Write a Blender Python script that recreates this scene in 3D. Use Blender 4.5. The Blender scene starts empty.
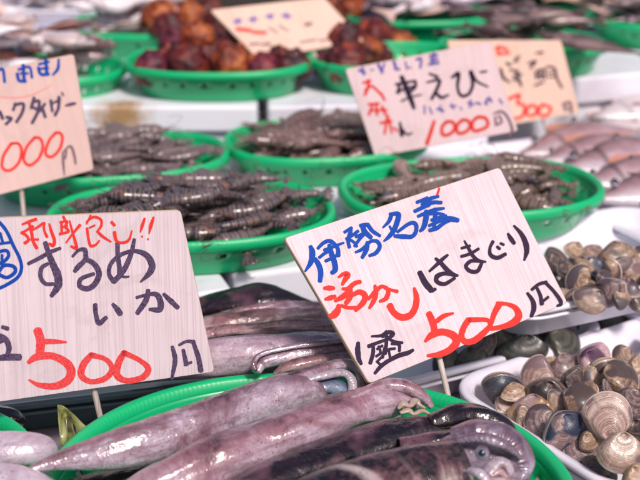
import bpy, bmesh, math, random
from mathutils import Vector, Matrix, Euler, noise
random.seed(7)
PI=math.pi; R=math.radians
sc=bpy.context.scene; COL=sc.collection
# ---------------------------------------------------------------- camera
LENS=65.0; F=LENS/36*640; PITCH=R(21); H=.42
cam=bpy.data.cameras.new('camera'); co=bpy.data.objects.new('camera',cam); COL.objects.link(co)
co.location=(0,0,H); co.rotation_euler=(PI/2-PITCH,0,0)
cam.lens=LENS; cam.sensor_width=36; cam.clip_start=.02; cam.clip_end=200
cam.dof.use_dof=True; cam.dof.focus_distance=.76; cam.dof.aperture_fstop=7.2
sc.camera=co
C=Vector((0,0,H)); FW=Vector((0,math.cos(PITCH),-math.sin(PITCH))); UP=Vector((0,math.sin(PITCH),math.cos(PITCH))); RT=Vector((1,0,0))
def ray(x,y): return FW+RT*((x-320)/F)+UP*((240-y)/F)
def at(x,y,z=0.):
    r=ray(x,y); return C+r*((z-H)/r.z)
# ---------------------------------------------------------------- world, sun
w=bpy.data.worlds.new('World'); sc.world=w; w.use_nodes=True
nt=w.node_tree; bg=nt.nodes['Background']
sky=nt.nodes.new('ShaderNodeTexSky'); sky.sky_type='NISHITA'; sky.sun_disc=False
SUN_EL,SUN_AZ=50,152      # azimuth measured clockwise from +Y
sky.sun_elevation=R(SUN_EL); sky.sun_rotation=R(SUN_AZ); sky.dust_density=4; sky.ozone_density=.7; sky.air_density=1.
nt.links.new(sky.outputs[0],bg.inputs[0]); bg.inputs[1].default_value=.085
sl=bpy.data.lights.new('sun','SUN'); sl.energy=3.1; sl.angle=R(9); sl.color=(1,.89,.84)
so=bpy.data.objects.new('sun',sl); COL.objects.link(so)
d=Vector((math.sin(R(SUN_AZ))*math.cos(R(SUN_EL)),math.cos(R(SUN_AZ))*math.cos(R(SUN_EL)),math.sin(R(SUN_EL))))
so.rotation_euler=d.to_track_quat('Z','Y').to_euler()
vs=sc.view_settings; vs.view_transform='Standard'; vs.look='None'; vs.exposure=.08; vs.gamma=1; vs.use_curve_mapping=False
sc.render.film_transparent=False
# ---------------------------------------------------------------- helpers
def tag(o,label=None,cat=None,group=None,kind=None):
    if label: o['label']=label
    if cat: o['category']=cat
    if group: o['group']=group
    if kind: o['kind']=kind
    return o
def empty(name,loc=(0,0,0),rot=(0,0,0),label=None,cat=None,group=None):
    o=bpy.data.objects.new(name,None); COL.objects.link(o); o.location=loc; o.rotation_euler=rot; o.empty_display_size=.01
    return tag(o,label,cat,group)
def link(name,me,mat=None,parent=None,smooth=True):
    o=bpy.data.objects.new(name,me); COL.objects.link(o)
    if mat: me.materials.append(mat)
    if smooth:
        for p in me.polygons: p.use_smooth=True
    if parent: o.parent=parent
    return o
def mesh(name,vs_,fs,uvs=None):
    me=bpy.data.meshes.new(name); me.from_pydata([tuple(v) for v in vs_],[],fs); me.update()
    if uvs:
        ul=me.uv_layers.new(name='UVMap')
        for p in me.polygons:
            vv=[uvs[me.loops[i].vertex_index][1] for i in p.loop_indices]; wrap=max(vv)-min(vv)>.5 and max(vv)<=1
            for i,v in zip(p.loop_indices,vv): ul.data[i].uv=(uvs[me.loops[i].vertex_index][0],v+1 if wrap and v<.5 else v)
    return me
def join(parts):
    V=[];Fc=[];U=[]
    for v,f,u in parts:
        n=len(V); V+=v; Fc+=[tuple(i+n for i in q) for q in f]; U+=u
    return V,Fc,U
def loft(rings,cap0=False,cap1=False,closed=True,v0=0.,v1=1.):
    """rings: lists of points; returns verts, faces, uvs"""
    n=len(rings[0]); m=len(rings); V=[];U=[];Fc=[]
    for i,r in enumerate(rings):
        for j,p in enumerate(r): V.append(Vector(p)); U.append((v0+(v1-v0)*i/max(1,m-1),j/n))
    for i in range(m-1):
        for j in range(n if closed else n-1):
            k=(j+1)%n; Fc.append((i*n+j,i*n+k,(i+1)*n+k,(i+1)*n+j))
    if cap0: Fc.append(tuple(reversed(range(n))))
    if cap1: Fc.append(tuple(range((m-1)*n,m*n)))
    return V,Fc,U
def spline(pts,n):
    """catmull-rom through points (tuples of any size) -> n samples"""
    P=[tuple(p) for p in pts]
    if len(P)==2: return [tuple(a+(b-a)*i/(n-1) for a,b in zip(*P)) for i in range(n)]
    P=[tuple(2*a-b for a,b in zip(P[0],P[1]))]+P+[tuple(2*a-b for a,b in zip(P[-1],P[-2]))]
    out=[];S=len(P)-3
    for i in range(n):
        t=i/(n-1)*S; k=min(int(t),S-1); t-=k; p0,p1,p2,p3=P[k:k+4]
        out.append(tuple(.5*((2*b)+(-a+c)*t+(2*a-5*b+4*c-d_)*t*t+(-a+3*b-3*c+d_)*t**3) for a,b,c,d_ in zip(p0,p1,p2,p3)))
    return out
def tube(path,n=40,m=16,flat=1.,wob=0.,seed=0,up=Vector((0,0,1)),cap=True,prof=None):
    """path: (x,y,z,r) control points"""
    S=spline(path,n); rings=[]
    for i,s in enumerate(S):
        p=Vector(s[:3]); r=max(s[3],1e-5)
        a=Vector(S[min(i+1,n-1)][:3])-Vector(S[max(i-1,0)][:3]); a.normalize()
        side=a.cross(up); 
        if side.length<1e-4: side=Vector((1,0,0))
        side.normalize(); u=side.cross(a).normalized(); ring=[]
        for j in range(m):
            t=2*PI*j/m; rr=r
            if wob: 
                q=p*60+Vector((math.cos(t)*1.2,math.sin(t)*1.2,seed*7.3)); rr=r*(1+wob*noise.noise(q))
            ring.append(p+side*(math.cos(t)*rr)+u*(math.sin(t)*rr*flat))
        rings.append(ring)
    return loft(rings,cap,cap)
def box_part(x0,x1,y0,y1,z0,z1):
    V=[Vector(p) for p in ((x0,y0,z0),(x1,y0,z0),(x1,y1,z0),(x0,y1,z0),(x0,y0,z1),(x1,y0,z1),(x1,y1,z1),(x0,y1,z1))]
    return V,[(3,2,1,0),(4,5,6,7),(0,1,5,4),(1,2,6,5),(2,3,7,6),(3,0,4,7)],[(0,0)]*8
def obj(name,part,mat,parent=None,smooth=True,bevel=0,solid=0,sub=0):
    o=link(name,mesh(name,*part),mat,parent,smooth)
    if solid:
        m_=o.modifiers.new('s','SOLIDIFY'); m_.thickness=solid; m_.offset=0
    if bevel:
        m_=o.modifiers.new('b','BEVEL'); m_.width=bevel; m_.segments=3
    if sub:
        m_=o.modifiers.new('u','SUBSURF'); m_.levels=sub; m_.render_levels=sub
    return o
def copy_tree(o,parent=None):
    c=o.copy(); COL.objects.link(c); c.parent=parent
    for ch in [x for x in bpy.data.objects if x.parent==o and x!=c]: copy_tree(ch,c)
    return c
# ---------------------------------------------------------------- materials
class M:
    def __init__(s,name,rough=.5,coat=0,spec=.5,sss=0):
        s.m=bpy.data.materials.new(name); s.m.use_nodes=True; s.t=s.m.node_tree; s.b=s.t.nodes['Principled BSDF']
        s.b.inputs['Roughness'].default_value=rough; s.b.inputs['Coat Weight'].default_value=coat; s.b.inputs['Coat Roughness'].default_value=.08
        s.b.inputs['Specular IOR Level'].default_value=spec
        if sss:
            s.b.inputs['Subsurface Weight'].default_value=sss; s.b.inputs['Subsurface Radius'].default_value=(.01,.005,.005); s.b.inputs['Subsurface Scale'].default_value=.5
    def n(s,t,**k):
        x=s.t.nodes.new('ShaderNode'+t)
        for a,b in k.items():
            if hasattr(x,a): setattr(x,a,b)
            else: x.inputs[a.replace('_',' ')].default_value=b
        return x
    def l(s,a,b): s.t.links.new(a,b)
    def coord(s,kind='Object',scale=(1,1,1),rot=(0,0,0),rnd=False):
        c=s.n('TexCoord'); mp=s.n('Mapping'); mp.inputs['Scale'].default_value=scale; mp.inputs['Rotation'].default_value=rot
        s.l(c.outputs[kind],mp.inputs[0])
        if rnd:
            oi=s.n('ObjectInfo'); v=s.n('VectorMath',operation='SCALE'); v.inputs[0].default_value=(13,29,7); s.l(oi.outputs['Random'],v.inputs['Scale']); s.l(v.outputs[0],mp.inputs['Location'])
        return mp.outputs[0]
    def noise(s,vec,scale,detail=4,rough=.6,dist=0):
        x=s.n('TexNoise'); x.inputs['Scale'].default_value=scale; x.inputs['Detail'].default_value=detail; x.inputs['Roughness'].default_value=rough; x.inputs['Distortion'].default_value=dist
        s.l(vec,x.inputs['Vector']); return x.outputs['Fac']
    def ramp(s,fac,stops,interp='LINEAR'):
        x=s.n('ValToRGB'); e=x.color_ramp; e.interpolation=interp
        while len(e.elements)<len(stops): e.elements.new(.5)
        for el,(p,c) in zip(e.elements,stops): el.position=p; el.color=(*c,1) if len(c)==3 else c
        s.l(fac,x.inputs[0]); return x.outputs[0]
    def mix(s,fac,a,b,bt='MIX'):
        x=s.n('Mix',data_type='RGBA',blend_type=bt)
        for sock,val in ((x.inputs[0],fac),(x.inputs[6],a),(x.inputs[7],b)):
            if hasattr(val,'links') or isinstance(val,bpy.types.NodeSocket): s.l(val,sock)
            else: sock.default_value=val if not isinstance(val,tuple) else (*val,1)
        return x.outputs[2]
    def sep(s,vec): 
        x=s.n('SeparateXYZ'); s.l(vec,x.inputs[0]); return x.outputs
    def bump(s,h,strength=.3,dist=.001,prev=None):
        x=s.n('Bump'); x.inputs['Strength'].default_value=strength; x.inputs['Distance'].default_value=dist; s.l(h,x.inputs['Height'])
        if prev: s.l(prev,x.inputs['Normal'])
        s.l(x.outputs[0],s.b.inputs['Normal']); s.l(x.outputs[0],s.b.inputs['Coat Normal']); return x.outputs[0]
    def base(s,c):
        if isinstance(c,tuple): s.b.inputs['Base Color'].default_value=(*c,1)
        else: s.l(c,s.b.inputs['Base Color'])
        return s
BK=(0,0,0);WH=(1,1,1)
def plain(name,c,rough=.5,coat=0,var=.15,scale=60,bump=0,sss=0):
    m=M(name,rough,coat,sss=sss); v=m.coord(rnd=True); f=m.noise(v,scale,5)
    m.base(m.mix(f,tuple(x*(1-var) for x in c),tuple(min(1,x*(1+var)) for x in c)))
    if bump: m.bump(f,bump,.001)
    return m.m
# foam (polystyrene)
def foam_mat(name,c=(.78,.79,.88)):
    m=M(name,.45,.15); v=m.coord(rnd=True)
    vo=m.n('TexVoronoi'); vo.inputs['Scale'].default_value=260; m.l(v,vo.inputs['Vector'])
    f=m.noise(v,9,5); dirt=m.ramp(f,[(.32,(.66,.62,.72)),(.52,c)])
    m.base(dirt); m.bump(vo.outputs['Distance'],.15,.0006); return m.m
FOAM=foam_mat('polystyrene'); 
def tray_mat():
    m=M('foam_tray_skin',.22,.3); v=m.coord(rnd=True); f=m.noise(v,18,5)
    m.base(m.ramp(f,[(.3,(.72,.67,.79)),(.6,(.80,.78,.88))])); m.bump(m.noise(v,120,3),.12,.0006); return m.m
TRAY=tray_mat()
def green_mat(name,c1,c2):
    m=M(name,.3,.25); v=m.coord(rnd=True); f=m.noise(v,14,4)
    m.base(m.mix(f,c1,c2)); m.b.inputs['Subsurface Weight'].default_value=.25; m.b.inputs['Subsurface Radius'].default_value=(.002,.012,.004); m.b.inputs['Subsurface Scale'].default_value=.6
    m.bump(m.noise(v,160,3),.12,.0006); return m.m
GREEN=green_mat('green_plastic',(.002,.36,.13),(.004,.46,.18))
GREENR=M('green_ribbed_rim',.42,.05); _v=GREENR.coord('UV',(1,1,1)); _s=GREENR.sep(_v)
_w=GREENR.n('Math',operation='MULTIPLY'); GREENR.l(_s[1],_w.inputs[0]); _w.inputs[1].default_value=2*PI*260
_sn=GREENR.n('Math',operation='SINE'); GREENR.l(_w.outputs[0],_sn.inputs[0]); GREENR.base((.003,.44,.17)); GREENR.bump(_sn.outputs[0],.10,.0005)
GREENR.b.inputs['Subsurface Weight'].default_value=.25; GREENR.b.inputs['Subsurface Radius'].default_value=(.002,.012,.004); GREENR.b.inputs['Subsurface Scale'].default_value=.6; GREENR=GREENR.m
TEAL=plain('dark_teal_plastic',(.10,.17,.19),.3,.2,.3,30)
# board
def board_mat(name,c,g,contrast=1.):
    m=M(name,.55,.05,.35); v=m.coord('Object',(1,.010,1))
    f=m.noise(v,900,2,.5); f2=m.noise(v,160,3,.5); v3=m.coord('Object',(1,1,1)); f3=m.noise(v3,22,4)
    a=m.ramp(f,[(.42,g),(.52,c)]); b=m.ramp(f2,[(.3,tuple(x*.86 for x in c)),(.6,c)])
    x=m.mix(.55,a,b); y=m.mix(m.ramp(f3,[(.35,BK),(.8,(.35,.35,.35))]),x,tuple(q*.93 for q in g))
    vs_=m.n('TexVoronoi'); vs_.inputs['Scale'].default_value=95; m.l(v3,vs_.inputs['Vector'])
    sp=m.ramp(vs_.outputs['Distance'],[(.03,WH),(.07,BK)]); k=m.noise(v3,60,2); kk=m.ramp(k,[(.6,BK),(.66,(.5,.5,.5))])
    z=m.mix(m.mix(1.,sp,kk,'MULTIPLY'),y,(.36,.2,.2)); st=m.noise(v3,13,6,.6,.8); z=m.mix(m.ramp(st,[(.50,BK),(.56,(.22,)*3),(.62,(.05,)*3),(.75,(.25,)*3)]),z,tuple(q*.72 for q in g)); m.base(z)
    m.bump(f,.25,.0004); return m.m
BOARD=board_mat('pale_wood',(.71,.60,.66),(.52,.40,.44))
BOARD2=board_mat('pink_card',(.70,.49,.46),(.62,.42,.39),.6)
BOARD4=board_mat('peach_card',(.78,.55,.46),(.70,.47,.38),.6)
BOARD3=board_mat('worn_card',(.84,.63,.67),(.73,.56,.59),.6)
EDGE=plain('wood_edge',(.52,.38,.26),.6,0,.25,200)
STICK=M('bamboo_skewer',.5); _v=STICK.coord('Object',(1,.06,1),rnd=True); _f=STICK.noise(_v,700,3)
STICK.base(STICK.ramp(_f,[(.3,(.36,.27,.24)),(.65,(.62,.53,.50))])); STICK=STICK.m
def ink(name,c,c2,al=.7):
    m=M(name,.6,0,.12); v=m.coord('UV',(.05,1,1)); f=m.noise(v,7,4,.6,.2); v2=m.coord('Object'); g=m.noise(v2,160,3)
    x=m.mix(m.ramp(f,[(.42,BK),(.60,(al,al,al))]),c,c2); m.base(m.mix(m.ramp(g,[(.4,BK),(.8,(.35,)*3)]),x,c2)); return m.m
INK={'k':ink('black_marker',(.028,.014,.045),(.17,.12,.22)),'K':ink('black_brush',(.026,.012,.035),(.05,.03,.07),.4),'b':ink('blue_marker',(.006,.045,.32),(.01,.09,.45),.5),
'r':ink('red_marker',(.66,.022,.030),(.74,.13,.13),.7),'R':ink('red_brush',(.70,.030,.025),(.74,.06,.05),.5),'u':ink('violet_marker',(.06,.04,.33),(.3,.25,.5),.5),
'p':ink('pink_line',(.75,.25,.25),(.7,.35,.35),.5),'g':ink('grey_marker',(.12,.06,.09),(.3,.2,.25),.6)}
INKNAME={'k':'black_writing','K':'black_writing','b':'blue_writing','r':'red_writing','R':'red_writing','u':'violet_writing','p':'pink_underline','g':'grey_writing'}
# ---------------------------------------------------------------- signs
def sign(name,quad,depth,yaw,lean,texts,label,stick=None,mat=None,thick=.004,corner=5):
    a,b=R(yaw),R(lean)
    nrm=Vector((math.sin(a)*math.cos(b),-math.cos(a)*math.cos(b),math.sin(b)))
    c=(sum(q[0] for q in quad)/4,sum(q[1] for q in quad)/4); P0=C+ray(*c)*depth
    def on(x,y,off=0.):
        r=ray(x,y); q=P0+nrm*off; return C+r*((q-C).dot(nrm)/r.dot(nrm))
    bl,br=on(*quad[3]),on(*quad[2]); X=(br-bl).normalized(); Y=nrm.cross(X).normalized()
    base=(bl+br)/2
    Mx=Matrix((X,Y,nrm)).transposed(); inv=Mx.inverted()
    root=empty(name,base,Mx.to_euler(),label,'sign','handwritten price signs')
    L=lambda x,y,off=0.: inv@(on(x,y,off)-base)
    # board with rounded corners
    Q=[L(*q) for q in quad]; pts=[]
    for i in range(4):
        p=Q[i]; e0=(Q[i-1]-p); e1=(Q[(i+1)%4]-p); rr=.0032*corner/5
        s0=p+e0.normalized()*rr; s1=p+e1.normalized()*rr
        for k in range(6):
            t=k/5; pts.append(s0*(1-t)**2+p*2*t*(1-t)+s1*t*t)
    # ring order: front inset, front edge, back edge
    cen=sum(pts,Vector())/len(pts); Z=Vector((0,0,1))
    pts=pts[::-1] if (pts[1]-pts[0]).cross(cen-pts[0]).z<0 else pts
    rings=[[p+(cen-p).normalized()*.0006 for p in pts],[p-Z*.0006 for p in pts],[p-Z*(thick-.0004) for p in pts],[p+(cen-p).normalized()*.0006-Z*thick for p in pts]]
    Vv,Ff,Uu=loft(rings,True,True)
    me=mesh('board',Vv,Ff); o=link('board',me,mat or BOARD,root,False); me.materials.append(EDGE)
    for p in me.polygons:
        if abs(p.normal.z)<.9: p.material_index=1
    me.update()
    lay={}
    for (ox,oy),s,col,strokes in texts:
        for wd,path in strokes:
            V,Fc,U,cnt=lay.setdefault(col,([],[],[],[0])); cnt[0]+=1
            off=.000012*cnt[0]+.00008
            ws=wd if isinstance(wd,(tuple,list)) else (wd,)*len(path)
            n=len(path)
            if len(ws)!=n:
                m_=len(ws); ws=[ws[min(int(i/(n-1)*(m_-1)),m_-2)]*(1-((i/(n-1)*(m_-1))-min(int(i/(n-1)*(m_-1)),m_-2)))+ws[min(int(i/(n-1)*(m_-1)),m_-2)+1]*((i/(n-1)*(m_-1))-min(int(i/(n-1)*(m_-1)),m_-2)) for i in range(n)]
            pp=[(ox+x/s,oy+y/s,w_/s/2) for (x,y),w_ in zip(path,ws)]
            ns=max(10,n*8); S=spline(pp,ns)
            tot=0; last=None; sd=cnt[0]*3.7
            def add(x,y,u,v): V.append(L(x,y,off)); U.append((u,v)); return len(V)-1
            rows=[]
            for i,(x,y,r) in enumerate(S):
                x0,y0,_=S[max(0,i-1)]; x1,y1,_=S[min(ns-1,i+1)]
                tx,ty=x1-x0,y1-y0; l=math.hypot(tx,ty) or 1; tx/=l; ty/=l
                if last: tot+=math.hypot(x-last[0],y-last[1])
                last=(x,y); r=max(r,.25)
                if i==0:
                    for k in (0.,.35,.7,.9):
                        rk=r*math.sqrt(max(0,1-(1-k)**2))*1.; xx,yy=x-tx*r*.75*(1-k),y-ty*r*.75*(1-k)
                        rows.append((add(xx-ty*rk,yy+tx*rk,tot-r*(1-k),0.+sd),add(xx+ty*rk,yy-tx*rk,tot-r*(1-k),1.+sd)))
                j1=1+.10*noise.noise(Vector((tot*.9,sd,0))); j2=1+.10*noise.noise(Vector((tot*.9,sd,9)))
                rows.append((add(x-ty*r*j1,y+tx*r*j1,tot,sd),add(x+ty*r*j2,y-tx*r*j2,tot,1.+sd)))
                if i==ns-1:
                    for k in (.9,.7,.35,0.):
                        rk=r*math.sqrt(max(0,1-(1-k)**2)); xx,yy=x+tx*r*.75*(1-k),y+ty*r*.75*(1-k)
                        rows.append((add(xx-ty*rk,yy+tx*rk,tot+r*(1-k),sd),add(xx+ty*rk,yy-tx*rk,tot+r*(1-k),1.+sd)))
            for (a0,b0),(a1,b1) in zip(rows,rows[1:]): Fc.append((a0,b0,b1,a1))
    for col,(V,Fc,U,_) in lay.items():
        me=mesh(INKNAME[col],V,Fc,U); link(INKNAME[col],me,INK[col],root,False)
    if stick:
        (x0,y0),(x1,y1),rad,endz=stick
        p0=L(x0,y0,-thick-rad*.8); p1=L(x1,y1,-thick-rad*.8); dn=(p1-p0)
        # continue to the surface it stands on
        wd_=lambda p: (Mx@p+base).z
        k=(wd_(p0)-endz)/max(1e-4,(wd_(p0)-wd_(p1))); k=min(k,6); p2=p0+dn*k; pu=p0-dn*1.2
        obj('stick',tube([(*pu,rad),(*p0,rad),(*p2,rad*.85)],10,10,up=Vector((0,0,1))),STICK,root)
    return root
O8=8.
TB=[((300,220),8,'b',[((34,50,44,18),[(84,212),(98,260),(88,335),(42,410)]),((34,46,44,36),[(120,310),(150,360),(166,420),(160,490)]),
 ((26,32,34,34,40),[(142,228),(190,182),(245,170),(300,225),(305,285)]),((30,28,18),[(195,242),(270,212),(350,182)]),(28,[(155,300),(205,262),(255,240)]),(28,[(205,328),(255,305),(300,280)]),((34,44,46,46,34),[(235,200),(252,270),(275,335),(282,395),(255,424)]),
 (26,[(356,98),(410,62)]),(28,[(372,152),(425,118),(465,88)]),((24,36,30,30),[(412,60),(400,110),(385,160),(395,218)]),(24,[(392,150),(440,185),(455,212)]),(28,[(438,208),(475,155),(510,118)]),((30,36,30),[(482,44),(520,40),(548,36)]),((40,44,36),[(500,50),(520,95),(568,140)]),((34,32,26),[(545,42),(585,92),(640,126)]),(30,[(448,132),(480,122),(520,100)]),
 ((20,30,28,32,34,34,24),[(445,258),(500,232),(565,172),(618,172),(638,215),(605,265),(555,285)]),((36,40,30),[(542,180),(530,240),(498,300)])]),
 ((380,190),8,'b',[((34,32,16),[(92,195),(72,250),(24,300)]),((30,40,44,42,34,16),[(80,194),(145,192),(142,240),(112,320),(70,375),(32,408)]),((30,40,34,34,34,30,26),[(118,368),(190,372),(255,372),(288,330),(285,272),(235,268),(140,335)]),(20,[(78,290),(102,335)]),
 (28,[(296,98),(345,78),(380,62)]),((26,32,24),[(335,115),(400,70),(468,50)]),((30,34,34,28),[(278,170),(350,135),(420,100),(492,100)]),(30,[(352,88),(392,125)]),((26,32,30,22),[(305,210),(380,178),(450,155),(512,146)]),((40,46,40,24),[(372,170),(368,230),(350,295),(322,328)]),(24,[(400,192),(450,184),(512,196)]),(26,[(412,240),(460,222),(530,206)]),((26,30,32,44,34),[(395,284),(470,250),(530,225),(580,232),(625,242)]),((30,34,30,26),[(397,322),(455,305),(510,265),(570,238)]),((30,36,30),[(440,150),(442,230),(432,300)])]),
 ((380,190),8,'R',[(20,[(474,-12),(458,38)])]),
 ((320,265),8,'R',[((20,36,48,40,24),[(148,98),(190,72),(222,78),(198,120),(178,158)]),((28,44,30),[(34,186),(75,184),(112,186)]),((24,42,30),[(42,275),(85,262),(122,250)]),((34,56,60,36),[(150,322),(140,365),(110,400),(78,408)]),((34,38,40,24),[(322,134),(275,148),(225,190),(180,190)]),((30,46,44,36),[(122,286),(180,255),(225,215),(245,175)]),((44,50,36),[(240,190),(238,255),(208,308)]),((34,44,50,48,34),[(262,238),(318,216),(360,245),(345,300),(285,362)]),(30,[(170,326),(230,342),(300,340)]),
 ((26,40,40,24),[(440,165),(447,230),(428,290),(396,345)]),((28,38,30,34,40,24),[(388,272),(445,210),(495,172),(545,200),(530,265),(478,292)]),((24,26,32),[(520,186),(580,202),(618,212)])]),
 ((360,265),8,'R',[((56,50,56,54,52,48,24),[(238,325),(272,382),(332,418),(402,402),(442,340),(452,260),(434,185)])]),
 ((415,235),8,'K',[((44,52,50),[(38,300),(80,380),(132,444)]),(26,[(136,450),(164,432)]),((22,32,30,22),[(116,290),(190,222),(230,185),(262,160)]),((24,36,40,40,22),[(165,188),(205,222),(250,272),(295,312),(342,325)]),((30,34,40,36,34,26),[(300,318),(235,308),(178,330),(175,372),(235,392),(318,345)]),
 (24,[(372,106),(440,86)]),((26,28,24),[(370,172),(440,150),(510,110)]),((18,28,32,30,18),[(396,48),(430,110),(468,172),(510,205),(566,215)]),((26,32,32,34,34,28),[(520,210),(450,208),(408,248),(440,288),(500,288),(535,222)])]),
 ((460,220),8,'K',[((30,26,34,36,30),[(264,172),(240,225),(246,280),(300,302),(365,272)]),(26,[(298,214),(318,230)]),(24,[(325,186),(350,198)]),((22,38,32),[(384,110),(408,150),(434,186)]),((20,36,46,42,18),[(432,46),(488,108),(524,180),(534,250),(514,322)])]),
 ((345,320),8,'K',[((30,44,40,26),[(106,182),(102,240),(110,305),(130,352)]),((18,26,28),[(214,130),(290,124),(335,92)]),((30,34,36,30),[(300,132),(350,98),(384,112),(345,150)]),((34,28,26),[(190,210),(260,182),(350,150)]),((26,32,32),[(226,200),(224,270),(202,345)]),(22,[(258,232),(300,205)]),(22,[(270,210),(284,262),(250,290)]),((24,30,28),[(332,112),(332,180),(322,270)]),((22,28,22),[(352,150),(400,175),(460,182)]),((20,26,24),[(372,190),(432,196),(436,248)]),(22,[(300,272),(350,236),(400,228)]),(22,[(268,322),(300,290)]),(26,[(320,220),(300,300)]),(20,[(352,250),(362,300)]),((26,34,34,38,36,26),[(240,425),(290,368),(350,325),(430,284),(500,264),(545,240)]),(20,[(254,330),(288,360)])]),
 ((420,300),8,'R',[((50,56,54),[(72,108),(102,178),(118,250)]),((40,38,20),[(135,168),(190,128),(265,106)]),((24,56,56,62,64,54,48,26),[(42,330),(98,278),(180,255),(268,285),(290,340),(235,400),(150,436),(62,445)]),
 ((50,50,50,50,52,50,40,34,44),[(390,158),(350,220),(332,290),(360,332),(430,325),(510,262),(560,205),(535,160),(400,158)])]),
 ((490,270),8,'R',[((54,46,40,38),[(72,278),(38,340),(14,410),(0,456)]),((44,30,44,58,60,44,36),[(60,272),(125,270),(200,300),(230,360),(200,410),(120,448),(10,470)])]),
 ((490,270),8,'K',[((22,36,42,30),[(300,184),(342,245),(352,305),(332,370)]),((26,28,28),[(336,156),(390,114),(452,96)]),((24,30,34),[(378,145),(404,205),(416,272)]),(24,[(418,255),(466,216)]),((26,28,32,30,22),[(448,104),(510,168),(562,240),(566,275),(540,286)])])]
TA=[((0,0),1,'b',[((3.6,)*14,[(-8,218),(0,223),(7,232),(13.5,246),(19.5,258),(21.5,268),(18,277),(8,284),(-4,289),(-20,289),(-33,276),(-37,250),(-29,228),(-8,218)]),(3,[(-8,245),(2,243.5),(9.5,242.5)]),(3,[(0,233),(3,243)]),(3.6,[(-5,253),(6,250.5),(8.5,256),(3,262),(-5,264)]),(3.8,[(-2,273),(4,265.5),(13.5,266.5),(15,272),(7,277.5),(-2,274)]),(3,[(2,255),(2,266)])]),
 ((0,210),8,'R',[((18,26,28),[(178,116),(235,92),(288,74)]),((22,28,26,30),[(232,100),(252,180),(265,250),(294,305)]),((18,22,30),[(168,186),(215,160),(262,132)]),((26,24,26,28),[(172,180),(212,205),(228,240),(198,266)]),((16,22,22,18),[(255,165),(305,135),(352,104),(348,140)]),((20,20,26),[(350,108),(355,165),(376,215)]),(20,[(248,236),(306,236)]),((18,26,28,32,22),[(394,112),(414,180),(436,245),(424,282),(392,270)]),
  (22,[(506,52),(520,80)]),((18,24,24,22,24),[(480,98),(535,92),(525,135),(548,172),(478,192)]),(22,[(492,100),(494,180)]),(18,[(498,136),(540,128)])]),
 ((60,205),8,'R',[((14,20,24,26,20),[(78,125),(95,200),(120,285),(132,345),(88,330)]),((26,20,14),[(160,160),(108,222),(48,302)]),
  (16,[(246,82),(212,150)]),((16,22,22,22,16),[(212,134),(268,96),(325,115),(330,165),(296,214)]),((22,22,24,20,16),[(216,186),(226,260),(245,325),(285,318),(315,285)]),(16,[(236,182),(278,162)]),((22,24,14),[(300,212),(340,250),(408,294)]),(24,[(412,136),(436,162)]),((30,24,22,22,12),[(436,218),(450,282),(490,302),(548,282),(576,205)])]),
 ((100,200),5.333,'R',[((12,18,8),[(238,98),(226,135),(216,170)]),(10,[(224,193),(226,196)]),((12,20,8),[(286,92),(272,135),(262,178)]),(9,[(254,207),(258,210)])]),
 ((20,240),8,'k',[((30,34,34,28),[(66,190),(150,148),(240,98),(322,66)]),((38,46,56,66,60,34),[(202,22),(230,110),(266,200),(300,280),(305,365),(252,448)]),((30,36,36,34,30),[(222,190),(172,225),(166,300),(205,350),(270,352)]),
  ((22,28,40,38),[(420,132),(470,82),(520,82),(526,150)]),((40,40,44,34),[(530,130),(510,172),(465,215),(438,250)]),((30,38,44,48,46,44,40,36,30),[(470,205),(535,162),(600,200),(632,270),(600,350),(540,390),(478,368),(490,310),(590,270)])]),
 ((90,230),8,'k',[((38,38,40,50),[(220,108),(222,200),(236,300),(240,370)]),((30,38,44,44,44),[(354,76),(332,180),(290,285),(245,355),(190,412)]),((40,36,34,34,34,48,56,48,14),[(190,412),(152,350),(168,270),(240,202),(350,168),(450,200),(496,280),(475,345),(404,416)]),((20,22,16),[(250,368),(280,376),(312,372)])]),
 ((85,280),6.4,'k',[((30,30,34,26),[(65,158),(70,220),(90,275),(136,240)]),((22,36,38),[(178,155),(205,185),(226,216)]),((28,38,30),[(405,66),(390,130),(335,212)]),((20,22,34,40,40,22),[(330,112),(400,94),(456,92),(482,135),(478,188),(414,188)]),((22,34,30),[(504,90),(550,135),(594,176)])]),
 ((0,325),6.4,'k',[((26,28),[(16,12),(50,24)]),((30,36,36,30),[(-20,60),(35,90),(58,145),(48,190)]),((30,44,44),[(-50,218),(40,206),(126,206)]),(26,[(-30,120),(20,98)]),(26,[(-10,60),(-20,200)])]),
 ((0,325),6.4,'r',[((56,56,58),[(240,34),(260,100),(256,170)]),((36,34,14),[(272,106),(340,106),(424,110)]),((26,48,46,52,58,56,46,32,14),[(182,240),(236,204),(330,198),(415,235),(455,292),(432,355),(350,392),(250,384),(186,352)])]),
 ((70,335),4.414,'r',[((26,32,30,24,26,26,22,26),[(94,88),(60,130),(50,178),(92,206),(155,192),(186,150),(158,108),(94,88)]),((26,32,32,26,28,28,22,26),[(238,78),(212,130),(208,178),(252,202),(318,188),(346,150),(308,112),(238,78)])]),
 ((70,335),4.414,'k',[((16,22,14),[(452,52),(464,110),(450,192)]),((12,14,18),[(482,44),(515,28),(548,30)]),((16,22),[(500,66),(514,130)]),(12,[(506,132),(536,120)]),((18,22,24),[(545,34),(566,95),(578,158)])])]
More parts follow.
